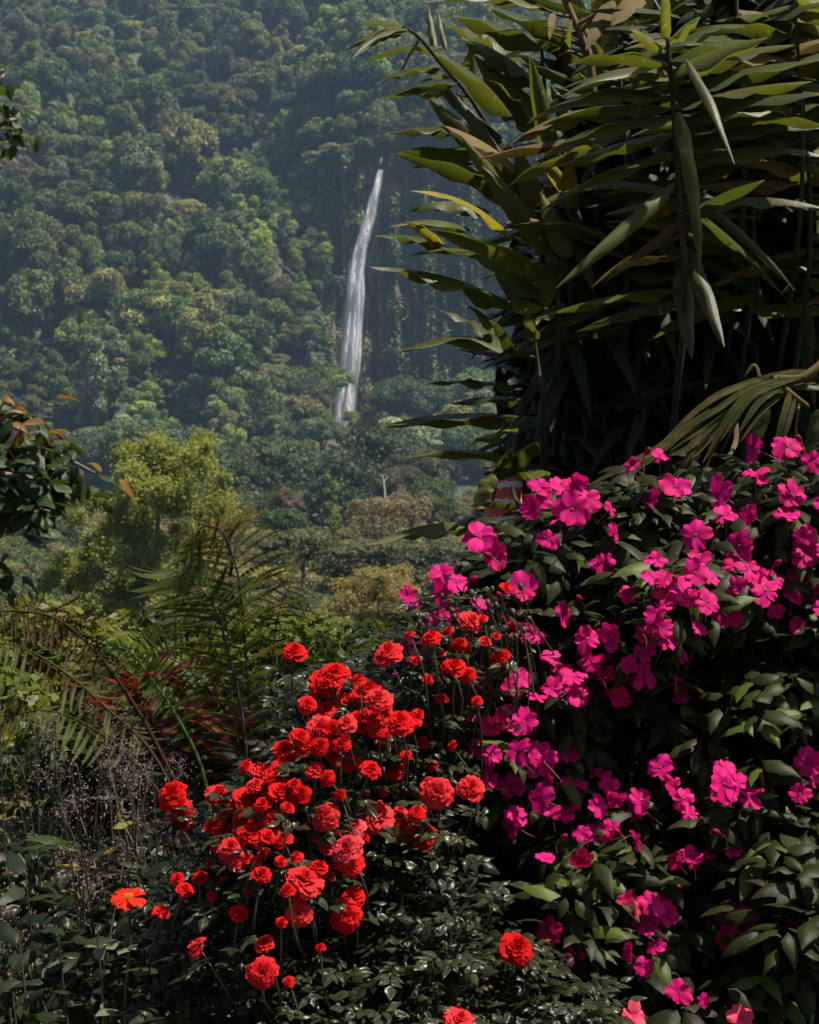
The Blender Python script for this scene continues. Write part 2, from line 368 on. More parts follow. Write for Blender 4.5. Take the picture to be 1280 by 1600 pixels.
MT = dict(
    tree=treemat('far_foliage', 'object'), forest=treemat('forest_foliage', 'tint'), massy=treemat('mass_foliage', 'instancer'),
    bark=barkmat('bark', (.09, .065, .045), (.16, .13, .1)), pale=barkmat('pale_bark', (.4, .38, .33), (.5, .48, .43)),
    cane=barkmat('cane_stem', (.01, .008, .005), (.025, .017, .009), 30, .95), dry=barkmat('dry_stalk', (.07, .03, .015), (.13, .06, .03), 40),
    cane_leaf=leafmat('cane_leaf', (.02, .03, .006), (.06, .067, .011), .4, .34, 2.1, .6, tip=(.14, .1, .025), nscale=4, wear=(.2, .15, .03), wear_lo=.7, stripe=.18),
    cane_pale=leafmat('cane_leaf_light', (.045, .058, .01), (.09, .095, .016), .4, .38, 1.9, .45, tip=(.2, .15, .03), nscale=5, wear=(.3, .25, .03), wear_lo=.66, stripe=.18),
    cane_yellow=leafmat('cane_leaf_yellow', (.11, .11, .014), (.22, .18, .02), .45, .4, 1.5, .4, tip=(.35, .27, .03), nscale=7, wear=(.12, .1, .02), wear_lo=.55, stripe=.18),
    cane_brown=leafmat('cane_leaf_dry', (.06, .045, .018), (.12, .09, .035), .65, .22, 1.2, .2, nscale=9, wear=(.08, .05, .02), wear_lo=.55),
    cane_back=leafmat('cane_leaf_inner', (.02, .035, .008), (.045, .05, .015), .5, .2, 1.4, .35, nscale=4, wear=(.09, .06, .03), wear_lo=.6),
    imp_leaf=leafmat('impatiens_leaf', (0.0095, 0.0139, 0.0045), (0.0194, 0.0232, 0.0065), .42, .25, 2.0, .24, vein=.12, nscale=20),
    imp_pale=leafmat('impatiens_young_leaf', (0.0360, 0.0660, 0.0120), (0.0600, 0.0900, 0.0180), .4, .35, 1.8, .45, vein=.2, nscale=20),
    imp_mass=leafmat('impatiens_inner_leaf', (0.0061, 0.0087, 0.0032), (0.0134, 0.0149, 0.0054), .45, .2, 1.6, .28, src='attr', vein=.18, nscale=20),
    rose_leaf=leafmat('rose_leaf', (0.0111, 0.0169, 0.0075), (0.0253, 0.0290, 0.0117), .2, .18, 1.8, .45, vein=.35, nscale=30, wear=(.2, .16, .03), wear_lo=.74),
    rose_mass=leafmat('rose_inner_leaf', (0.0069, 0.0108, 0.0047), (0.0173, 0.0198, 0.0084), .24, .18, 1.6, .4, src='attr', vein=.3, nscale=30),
    red_stem=barkmat('reddish_stem', (.13, .045, .02), (.2, .08, .03), 60, .5), stem=barkmat('green_stem', (.018, .02, .008), (.04, .038, .014), 60, .6),
    magenta=petalmat('magenta_petal', (.44, .002, .09), (.6, .008, .2), rough=.65, spec=.12, streak=False, throat=(.3, .002, .1)), coral=petalmat('coral_petal', (.6, .03, .08), (.66, .08, .13), spec=.12, streak=False, throat=(.4, .01, .05)),
    crimson=petalmat('crimson_petal', (.4, .004, .05), (.5, .008, .1), spec=.12, streak=False, throat=(.22, .002, .04)),
    rose=petalmat('rose_petal', (.36, .0015, .0015), (.56, .004, .004), (.6, .012, .015), .7, .3, .08, False), rosepink=petalmat('faded_rose_petal', (.5, .012, .025), (.53, .03, .045), (.6, .08, .1), .7, .25, .1, False),
    coralrose=petalmat('coral_rose_petal', (.5, .006, .01), (.54, .014, .02), (.6, .045, .05), .7, .28, .1, False),
    eye=petalmat('flower_eye', (.25, .03, .02), (.3, .1, .02), None, .6, .1, .2, False),
    zin=petalmat('zinnia_petal', (.45, .014, .003), (.5, .02, .004), spec=.1, streak=False), zin_eye=petalmat('zinnia_eye', (.6, .22, .015), (.6, .25, .02), None, .7, .1, .2, False),
    fern=leafmat('fern_leaf', (.042, .062, .014), (.085, .092, .022), .5, .45, 1.6, .3, nscale=12, wear=(.2, .15, .05), wear_lo=.62),
    fern_fresh=leafmat('fern_fresh', (.035, .07, .014), (.06, .1, .022), .45, .35, 1.6, .4, nscale=12),
    fern_dead=leafmat('fern_dead', (.022, .012, .007), (.06, .035, .018), .7, .1, 1.0, .2, nscale=12),
    fern_gold=leafmat('fern_gold', (.11, .09, .03), (.2, .15, .055), .6, .4, 1.3, .3, nscale=12),
    broad=leafmat('broad_leaf', (0.0098, 0.0196, 0.0056), (0.0245, 0.0420, 0.0084), .35, .32, 2.4, .5, nscale=10, vein=.3),
    broad_or=leafmat('broad_leaf_orange', (.09, .035, .008), (.15, .09, .01), .45, .4, 1.4, .4, nscale=10, wear=(.15, .03, .01), wear_lo=.55),
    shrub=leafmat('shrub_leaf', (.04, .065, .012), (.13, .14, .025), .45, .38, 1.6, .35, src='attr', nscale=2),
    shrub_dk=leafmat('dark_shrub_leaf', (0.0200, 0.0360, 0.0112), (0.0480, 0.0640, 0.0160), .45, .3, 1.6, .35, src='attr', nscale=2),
    olive=leafmat('olive_tree_leaf', (.075, .1, .022), (.27, .28, .07), .5, .4, 1.5, .3, src='attr', nscale=.6),
    tan=leafmat('tan_tree_leaf', (.13, .11, .045), (.3, .24, .11), .55, .35, 1.3, .25, src='attr', nscale=.8),
    redleaf=leafmat('red_leaf', (.07, .006, .004), (.12, .012, .006), .42, .3, 1.3, .4, nscale=10, wear=(.07, .03, .015), wear_lo=.55),
    dark=leafmat('dark_broad_leaf', (0.0047, 0.0095, 0.0042), (0.0126, 0.0189, 0.0073), .4, .15, 1.6, .3, vein=.12, nscale=16),
    grey=leafmat('pale_grey_leaf', (0.0720, 0.0792, 0.0504), (0.1008, 0.1044, 0.0720), .5, .25, 1.2, .3, vein=.1, nscale=16),
    lilac=leafmat('lilac_floret', (.13, .075, .085), (.24, .165, .19), .6, .3, 1.2, .2, src='attr', nscale=30, ttint=(1, 1, 1)),
    grass=leafmat('grass_blade', (.07, .085, .02), (.17, .15, .05), .5, .4, 1.4, .3, src='attr', nscale=5),
    litter=leafmat('litter', (.06, .035, .018), (.18, .11, .05), .7, .1, 1.1, .2, src='attr', nscale=9),
)
def scatter(name, label, meshes, pts, rot, scl, tint, idx):
    """ONE stuff object: many instances of a few crown meshes on points"""
    col = bpy.data.collections.new(name + '_kinds')
    for k, me in enumerate(meshes):
        col.objects.link(bpy.data.objects.new(f'{name}_kind_{k}', me))
    n = len(pts); me = bpy.data.meshes.new(name); me.vertices.add(n); me.vertices.foreach_set('co', np.asarray(pts, np.float32).ravel())
    def at_(nm, ty, key, arr):
        a = me.attributes.new(nm, ty, 'POINT'); a.data.foreach_set(key, np.asarray(arr).ravel())
    at_('rot', 'FLOAT_VECTOR', 'vector', np.asarray(rot, np.float32)); at_('scl', 'FLOAT_VECTOR', 'vector', np.asarray(scl, np.float32))
    at_('idx', 'INT', 'value', np.asarray(idx, np.int32))
    c4 = np.ones((n, 4), np.float32); c4[:, :3] = tint; at_('tint', 'FLOAT_COLOR', 'color', c4)
    ng = bpy.data.node_groups.new(name + '_scatter', 'GeometryNodeTree')
    ng.interface.new_socket('Geometry', in_out='INPUT', socket_type='NodeSocketGeometry'); ng.interface.new_socket('Geometry', in_out='OUTPUT', socket_type='NodeSocketGeometry')
    N = ng.nodes; gi = N.new('NodeGroupInput'); go = N.new('NodeGroupOutput'); mp = N.new('GeometryNodeMeshToPoints'); ip_ = N.new('GeometryNodeInstanceOnPoints'); ci = N.new('GeometryNodeCollectionInfo')
    ci.inputs['Collection'].default_value = col; ci.inputs['Separate Children'].default_value = True; ci.inputs['Reset Children'].default_value = True
    ip_.inputs['Pick Instance'].default_value = True
    def na(nm, ty):
        q = N.new('GeometryNodeInputNamedAttribute'); q.data_type = ty; q.inputs[0].default_value = nm; return q.outputs[0]
    ng.links.new(gi.outputs[0], mp.inputs['Mesh']); ng.links.new(mp.outputs[0], ip_.inputs['Points']); ng.links.new(ci.outputs[0], ip_.inputs['Instance'])
    ng.links.new(na('idx', 'INT'), ip_.inputs['Instance Index']); ng.links.new(na('scl', 'FLOAT_VECTOR'), ip_.inputs['Scale'])
    er = N.new('FunctionNodeEulerToRotation'); ng.links.new(na('rot', 'FLOAT_VECTOR'), er.inputs[0]); ng.links.new(er.outputs[0], ip_.inputs['Rotation'])
    ng.links.new(ip_.outputs[0], go.inputs[0])
    o = single(name, me, label=label, kind='stuff'); md = o.modifiers.new('scatter', 'NODES'); md.node_group = ng
    return o
# ------------------------------------------------------------------ terrain
def gz(x, y):
    """height of the garden and the slope falling to the valley floor"""
    k = np.interp(y, [-400, 7.5, 10, 14, 35, 60, 110, 450], [0, 0, -.45, -1.5, -6, -9, -12, -12.5])
    return k + .05 * np.sin(x * 1.7 + y) * np.cos(y * 1.3) * (np.asarray(y) < 30) + .3 * np.sin(x * .09) * np.sin(y * .07) * (np.asarray(y) > 12)
def hill_y(x, z):
    """where the hillside stands at height z"""
    hy = np.interp(z, [-12, 105, 205], [402, 545, 705])
    cy = np.interp(z, [-12, 8, 88, 300], [402, 486, 494, 494 + 212 * 1.25])
    w = 1 / (1 + np.exp(-(x + 27) / 3.5)) * 1 / (1 + np.exp((x - 46) / 6))
    ridge = 9 * np.sin(x * .045 + z * .03 + 1.0) + 5 * np.sin(x * .11 - z * .05) + 3 * np.sin(x * .23 + z * .11 + 2)
    cl = 1.0 * np.sin(z * .45 + 2.5 * np.sin(x * .21) + np.sin(x * .6)) + .5 * np.sin(x * 2.3 + .3 * np.sin(z * .7)) + .4 * np.sin(x * 3.7 + z * .9) + 1.6 * np.sin(x * .55 + .02 * z) + .9 * np.sin(x * 1.3 + 1 + .05 * z) + .7 * np.sin(z * .4 + x * .2)
    return (1 - w) * (hy + ridge) + w * (cy + cl * np.clip((z - 4) / 10, 0, 1))
def grid_mesh(name, X, Y, Z, mat):
    n, m = X.shape; V = np.stack([X, Y, Z], -1).reshape(-1, 3)
    i = np.arange(n * m).reshape(n, m); Q = np.stack([i[:-1, :-1], i[:-1, 1:], i[1:, 1:], i[1:, :-1]], -1).reshape(-1, 4)
    return mk(name, V, Q, mat)
MT['ground'] = groundmat('soil_and_grass', [(.05, .042, .02), (.075, .07, .026), (.11, .085, .045)], 2.2)
MT['hill'] = groundmat('forest_floor', [(.02, .032, .012), (.03, .042, .016), (.045, .05, .02)], .12)
ys = np.unique(np.concatenate([np.linspace(-30, 12, 70), np.linspace(12, 60, 40), np.linspace(60, 440, 50)]))
us = np.linspace(-1, 1, 90)
Y = np.repeat(ys[:, None], len(us), 1); X = us[None, :] * (14 + np.maximum(Y, 0) * 1.3)
single('ground', grid_mesh('ground', X, Y, gz(X, Y), MT['ground']), kind='structure', label='sloping garden soil and valley floor below the flowers')
xs = np.unique(np.concatenate([np.linspace(-420, -120, 40), np.linspace(-120, 120, 300), np.linspace(120, 420, 40)]))
zs = np.linspace(-13.5, 196, 170)
def ridge_top(x): return 193 + 5 * np.sin(x * .021 + .5) + 3 * np.sin(x * .06) - 22 * np.clip((x - 30) / 80, 0, 1)
Zt = np.repeat(zs[:, None], len(xs), 1); Xt = np.repeat(xs[None, :], len(zs), 0)
Zt = -13.5 + (Zt + 13.5) * (ridge_top(Xt) + 13.5) / (196 + 13.5)
Yt = hill_y(Xt, Zt)
# plateau behind the ridge
Xp = np.repeat(xs[None, :], 6, 0); add = np.array([15, 60, 200, 600, 1500, 4000])[:, None]
Yp = Yt[-1][None, :] + add; Zp = Zt[-1][None, :] - add * .03
# rock on the steep face, forest floor elsewhere (decided by the slope of the ground itself)
def hillmat():
    m, nt, b = newmat('hillside')
    a = noise(nt, .12, 5); st = noise(nt, .35, 6, stretch=(1, 1, .12)); fine = noise(nt, 1.2, 5)
    floor = mixc(nt, smooth(nt, a, .4, .6), (.02, .032, .012), (.035, .045, .018))
    rock = mixc(nt, smooth(nt, st, .44, .58), (.03, .024, .02), (.34, .22, .135))
    rock = mixc(nt, mth(nt, 'MULTIPLY', smooth(nt, fine, .5, .62), .7), rock, (.03, .042, .02))
    g = nt.nodes.new('ShaderNodeNewGeometry'); sp = nt.nodes.new('ShaderNodeSeparateXYZ'); L(nt, g.outputs['True Normal'], sp.inputs[0])
    gp_ = nt.nodes.new('ShaderNodeSeparateXYZ'); L(nt, g.outputs['Position'], gp_.inputs[0]); away = smooth(nt, mth(nt, 'ABSOLUTE', mth(nt, 'SUBTRACT', gp_.outputs[0], 10.0)), 36, 44)
    L(nt, mixc(nt, mth(nt, 'MAXIMUM', smooth(nt, mth(nt, 'ABSOLUTE', sp.outputs[2]), .12, .24), away), rock, floor), b.inputs['Base Color'])
    b.inputs['Roughness'].default_value = .8
    bp = nt.nodes.new('ShaderNodeBump'); bp.inputs['Strength'].default_value = 1.0; bp.inputs['Distance'].default_value = 4.0
    L(nt, st, bp.inputs['Height']); L(nt, bp.outputs[0], b.inputs['Normal'])
    return m
single('hillside', grid_mesh('hillside', np.concatenate([Xt, Xp]), np.concatenate([Yt, Yp]), np.concatenate([Zt, Zp]), hillmat()),
       kind='structure', label='steep forested hillside with a dark rock cliff behind the waterfall')
# ------------------------------------------------------------------ waterfall
def watermat():
    m, nt, b = newmat('falling_water')
    st = noise(nt, .9, 4, stretch=(1.6, 1.6, .07)); s2 = noise(nt, 2.4, 3, stretch=(2, 2, .1))
    uvn = nt.nodes.new('ShaderNodeUVMap'); sep = nt.nodes.new('ShaderNodeSeparateXYZ'); L(nt, uvn.outputs[0], sep.inputs[0])
    ed = mth(nt, 'SUBTRACT', 1.0, mth(nt, 'ABSOLUTE', mth(nt, 'SUBTRACT', mth(nt, 'MULTIPLY', sep.outputs[1], 2), 1)))
    streak = smooth(nt, mth(nt, 'ADD', mth(nt, 'MULTIPLY', st, .8), mth(nt, 'MULTIPLY', s2, .5)), .35, .75)
    a = mth(nt, 'MULTIPLY', mth(nt, 'ADD', mth(nt, 'MULTIPLY', streak, .5), .5), smooth(nt, ed, 0, .9))
    b.inputs['Base Color'].default_value = (.95, .94, .97, 1); b.inputs['Roughness'].default_value = .5
    bp = nt.nodes.new('ShaderNodeBump'); bp.inputs['Strength'].default_value = 1.0; bp.inputs['Distance'].default_value = 1.5; L(nt, noise(nt, .7, 3, stretch=(1.5, 1.5, .3)), bp.inputs['Height']); L(nt, bp.outputs[0], b.inputs['Normal'])
    t = nt.nodes.new('ShaderNodeBsdfTranslucent'); t.inputs[0].default_value = (.95, .94, 1.0, 1); L(nt, bp.outputs[0], t.inputs['Normal'])
    mx = nt.nodes.new('ShaderNodeMixShader'); mx.inputs[0].default_value = .5; L(nt, b.outputs[0], mx.inputs[1]); L(nt, t.outputs[0], mx.inputs[2])
    tr = nt.nodes.new('ShaderNodeBsdfTransparent'); m2 = nt.nodes.new('ShaderNodeMixShader')
    L(nt, a, m2.inputs[0]); L(nt, tr.outputs[0], m2.inputs[1]); L(nt, mx.outputs[0], m2.inputs[2]); L(nt, m2.outputs[0], nt.nodes['Material Output'].inputs[0])
    return m
wf = [(594, 264, 11), (586, 300, 18), (576, 340, 22), (565, 380, 26), (556, 420, 30), (551, 470, 34), (547, 530, 38), (542, 580, 42), (536, 630, 46), (528, 690, 54)]
g = Geo(); rng = np.random.default_rng(5)
C = spline([(a, b, c) for a, b, c in wf], 40)
for lay in range(11):
    V = []; U = []; big = lay < 3
    o0 = (0, .14, -.12)[lay] if big else rng.uniform(-.42, .42); wk = (1.0, .72, .5)[lay] if big else rng.uniform(.14, .32); i0 = 0 if big else int(rng.integers(0, 22)); i1 = 40 if big else int(min(40, i0 + rng.integers(14, 30)))
    for i in range(i0, i1):
        px, py, w = C[i]; e = min(1, (i - i0) / 4, (i1 - 1 - i) / 4) if not big else 1
        for s in np.linspace(-1, 1, 9):
            q = w * wk * .5 * max(e, .12); off = o0 * w * min(1, i / 8 + .3) + 1.2 * math.sin(i * .7 + lay * 2)
            p = at(px + off + s * q, py, 478.0)
            p[1] = 480.5 - lay * .35 - (1 - s * s) * (.11 if big else .04) * w + .4 * math.sin(i * .8 + lay)
            V.append(p); U.append((i / 39, (s + 1) / 2))
    m_ = i1 - i0
    Q = [[i * 9 + j, i * 9 + j + 1, (i + 1) * 9 + j + 1, (i + 1) * 9 + j] for i in range(m_ - 1) for j in range(8)]
    g.add(V, Q, U)
wo = at(540, 640, 479)
single('waterfall', g.mesh('waterfall', watermat(), origin=wo), wo, 'tall narrow white waterfall dropping down the dark cliff', 'waterfall', kind='structure')
# ------------------------------------------------------------------ forest on the hillside
rng = np.random.default_rng(11)
TPL = []
for k in range(9):
    r = np.random.default_rng(100 + k)
    style = (0, 1, 0, 1, 2, 0, 1, 0, 2)[k]
    if style == 0:
        cl = lobes(r, 8, .95, .7, 1.0, .36)[1:] + [((r.normal() * .45, r.normal() * .45, 1.0 + r.normal() * .32), np.array([1, 1, .75]) * r.uniform(.16, .42)) for _ in range(14)]
    elif style == 1:
        cl = lobes(r, 7, .6, .95, 1.15, .34)[1:] + [((r.normal() * .34, r.normal() * .34, 1.2 + r.normal() * .5), np.array([1, 1, .8]) * r.uniform(.14, .36)) for _ in range(14)]
    else:
        cl = [((r.uniform(-.75, .75), r.uniform(-.75, .75), 1.0 + r.uniform(-.3, .45)), np.array([.42, .42, .18]) * r.uniform(.5, 1.25)) for _ in range(20)]
    TPL.append((cl, style))
def tree_mesh(name, cl, r, n, size, mat_leaf, bark=True):
    g = crown(r, cl, n, size)
    V, Q, U = tube(spline([(0, 0, -.3), (.03, .02, .4), (0, 0, 1.0)], 5), [.09, .07, .06, .05, .03], 6)
    g.add(V, Q, U, 1)
    return g
HT = [tree_mesh('hill_tree', cl, np.random.default_rng(200 + i), 5200, .1, None).mesh('hill_tree', [MT['tree'], MT['bark']], smooth=False) for i, (cl, s) in enumerate(TPL)]
HUE = [('deep green', (.052, .088, .02)), ('mid green', (.09, .13, .027)), ('olive green', (.145, .145, .038)), ('bright green', (.14, .2, .028)), ('grey-green', (.12, .15, .07)), ('brownish', (.14, .115, .055))]
HP = [.3, .33, .17, .08, .09, .03]
cand = []
z0 = -9.0
while z0 < 197:
    x0 = -165 + rng.uniform(0, 6)
    while x0 < 85:
        x = x0 + rng.uniform(-2.6, 2.6); z = z0 + rng.uniform(-2.4, 2.4)
        x0 += rng.uniform(5.0, 8.0)
        if z > ridge_top(x) - 1: continue
        incl = (-25 < x < 44) and 7 < z < 84
        if incl: continue
        tx, ty = pix(np.array([x, float(hill_y(x, z)), z + 11.0]))
        if 490 < tx < 585 and 540 < ty < 648 and z < 10: continue        # the stream runs clear of trees here
        cand.append((x, float(hill_y(x, z)), z, ((2.6 + 4.4 * rng.beta(1.5, 1.7)) if rng.uniform() > .06 else rng.uniform(7.5, 9.5)) * (1.0 if z < 140 else .9), int(rng.integers(9)), int(rng.choice(6, p=HP))))
    z0 += rng.uniform(4.6, 6.0)
scored = []
for c in cand:
    px, py = pix(np.array([c[0], c[1], c[2] + c[3]]))
    vis = -15 < px < 700 and -20 < py < 690 or 600 < px < 790 and 430 < py < 690
    # hidden by the canes on the right
    if px > 690 and py < 400: vis = False
    scored.append((0 if vis else 1, c[1] / c[3], c, px, py))
scored.sort(key=lambda s: (s[0], s[1]))
hero = scored[:300]; mass = scored[300:]
def zone(px, py):
    v = 'high on' if py < 230 else ('halfway up' if py < 450 else 'low on')
    h = 'at far left' if px < 210 else ('left of the waterfall' if px < 500 else 'around the waterfall')
    return v, h
def painted_sun_patch(c): return 1.05 + .38 * math.sin(c[0] * .05 + c[2] * .035 + 1.2) * math.sin(c[0] * .021 - c[2] * .06 + .4)  # sunlit and cloud-shaded patches painted into the tree tints by position
HB = {}
for v, dd, c, px, py in hero:
    o = bpy.data.objects.new('hill_tree', HT[c[4]]); COL.objects.link(o)
    o.location = (c[0], c[1], c[2] - .6); s = c[3]
    o.scale = (s, s, s * rng.uniform(.9, 1.6)); o.rotation_euler = (0, 0, rng.uniform(0, 6.28))
    hn, hc = HUE[c[5]]; k = rng.uniform(.8, 1.25) * painted_sun_patch(c); o.color = (hc[0] * k, hc[1] * k, hc[2] * k, 1)
    vz, hz = zone(px, py); st = ('round-crowned', 'tall-crowned', 'flat-layered')[TPL[c[4]][1]]
    HB.setdefault(f'{hn} {st} tree {vz} the hillside {hz}', []).append((px, o))
ORD = ['leftmost', 'second from left', 'third from left', 'fourth from left', 'fifth from left', 'sixth from left', 'seventh from left', 'eighth from left', 'ninth from left', 'tenth from left', 'eleventh from left', 'twelfth from left']
for lb, lst in HB.items():
    lst.sort(key=lambda a: a[0])
    for k, (px, o) in enumerate(lst):
        if len(lst) == 1: l2 = lb
        elif k == len(lst) - 1: l2 = lb + ', rightmost of these'
        else: l2 = lb + ', ' + ORD[min(k, 11)]
        tag(o, l2, 'tree', 'forest trees on the hillside')
def stamp(G, g, loc, s, rz, col, sz=1.0):
    ca, sa = math.cos(rz), math.sin(rz); R = np.array([[ca, -sa, 0], [sa, ca, 0], [0, 0, sz]])
    V = np.concatenate(g.V) @ R.T * s + np.asarray(loc); G.add(V, np.concatenate(g.Q), None, 0, np.concatenate(g.R), col)
FT = [tree_mesh('forest', cl, np.random.default_rng(300 + i), 4200, .11, None).mesh('forest_kind', [MT['massy'], MT['bark']], smooth=False) for i, (cl, s_) in enumerate(TPL)]
fp = np.array([(q[2][0], q[2][1], q[2][2] - .6) for q in mass]); nf = len(fp)
fs = np.array([q[2][3] for q in mass])[:, None] * np.stack([np.ones(nf), np.ones(nf), rng.uniform(.9, 1.6, nf)], 1)
scatter('forest', 'green forest covering the rest of the hillside', FT, fp, np.stack([np.zeros(nf), np.zeros(nf), rng.uniform(0, 6.28, nf)], 1), fs, np.array([HUE[q[2][5]][1] for q in mass]) * rng.uniform(.8, 1.25, (nf, 1)) * np.array([painted_sun_patch(q[2]) for q in mass])[:, None], [q[2][4] for q in mass])
# plants clinging to the cliff
G = Geo(); n = 0
P = []; N = []
for _ in range(950):
    x = rng.uniform(-26, 46); z = rng.uniform(5, 92)
    px, py = pix(np.array([x, 488, z]))
    cx = np.interp(py, [a[1] for a in wf], [a[0] for a in wf])
    if abs(px - cx - 4) < 20 + rng.uniform(0, 8): continue
    if 20 < px - cx < 75 and 430 < py < 600 and rng.uniform() < .7: continue
    k = int(rng.integers(40, 110)); r = rng.uniform(.5, 2.4)
    q = rng.normal(size=(k, 3)) * np.array([r, .5, r * 1.1]); q[:, 0] += x; q[:, 2] += z
    q[:, 1] = hill_y(q[:, 0], q[:, 2]) - np.abs(q[:, 1]) * 2.6 - .1
    col = np.array(HUE[int(rng.choice(6, p=HP))][1]) * rng.uniform(.7, 1.2)
    V, Q = leafcards(rng, q, np.array([.2, -.4, 1.0]) + rng.normal(size=(k, 3)) * .5, .95); G.add(V, Q, None, 0, np.repeat(rng.uniform(0, 1, k), 4), col)
single('cliff_vegetation', G.mesh('cliff_vegetation', MT['forest'], smooth=False, col=True), label='ferns and creepers clinging to the rock cliff beside the waterfall', kind='stuff')
# ------------------------------------------------------------------ trees of the valley
def far_tree(name, label, px, top, d, wpx, hpx, style, col, seed, n=4500, size=.07, trunk_show=False, cat='tree'):
    """a tree whose top is seen at (px, top); crown wpx x hpx photo pixels at distance d"""
    r = np.random.default_rng(seed); w = wpx / F * d / 2; h = hpx / F * d
    p = at(px, top, d); ground = float(gz(p[0], d)) if d < 402 else float(np.interp(d, [402, 486], [-12, 8]))
    base = np.array([p[0], d, min(ground, p[2] - h)]); zt = p[2] - base[2]
    if style == 'umbrella':
        cl = [((r.uniform(-.8, .8) * w, r.uniform(-.8, .8) * w, zt - h * .18 - h * .55 * r.uniform(0, 1) ** 1.5), np.array([w * .42, w * .42, h * .2]) * r.uniform(.7, 1.25)) for _ in range(20)]
        cl = [((c[0], c[1], c[2] - .5 * h * ((c[0] ** 2 + c[1] ** 2) / w ** 2)), q) for c, q in cl]
    elif style == 'slim':
        cl = [((r.uniform(-.3, .3) * w, r.uniform(-.3, .3) * w, zt - h * u), np.array([w * .7, w * .7, h * .13]) * (0.45 + u * .6)) for u in np.linspace(.06, .9, 9)]
    elif style == 'airy':
        cl = [((r.uniform(-.75, .75) * w, r.uniform(-.75, .75) * w, zt - h * r.uniform(.1, .95)), np.array([w * .32, w * .32, h * .2]) * r.uniform(.6, 1.3)) for _ in range(22)]
    else:
        cl = lobes(r, 15, w, h * .5, zt - h * .55, min(w, h * .5) * .42)
    g = crown(r, cl, n, size * max(w, h * .5), core=style != 'airy')
    t = thing(name, label, cat, base)
    me = g.mesh('crown', MT['tree'], smooth=False)
    o = part('crown', me, t, Matrix.Translation(Vector(base))); o.color = (*col, 1)
    gt = Geo(); V, Q, U = tube(spline([(0, 0, -.4), (w * .06, 0, zt * .4), (0, w * .04, zt - h * .3)], 7), np.linspace(.05, .018, 7) * max(zt, 2) * .8, 7); gt.add(V, Q, U)
    for k in range(5):
        a = r.uniform(0, 6.28); s = r.uniform(.35, .6) * zt; e = cl[int(r.integers(len(cl)))][0]
        V, Q, U = tube(spline([(w * .05, 0, s), np.array(e) * [.5, .5, 1] - [0, 0, h * .05], e], 5), np.linspace(.022, .006, 5) * max(zt, 2) * .8, 5); gt.add(V, Q, U)
    part('trunk', gt.mesh('trunk', MT['pale'] if trunk_show else MT['bark']), t, Matrix.Translation(Vector(base)))
    return t
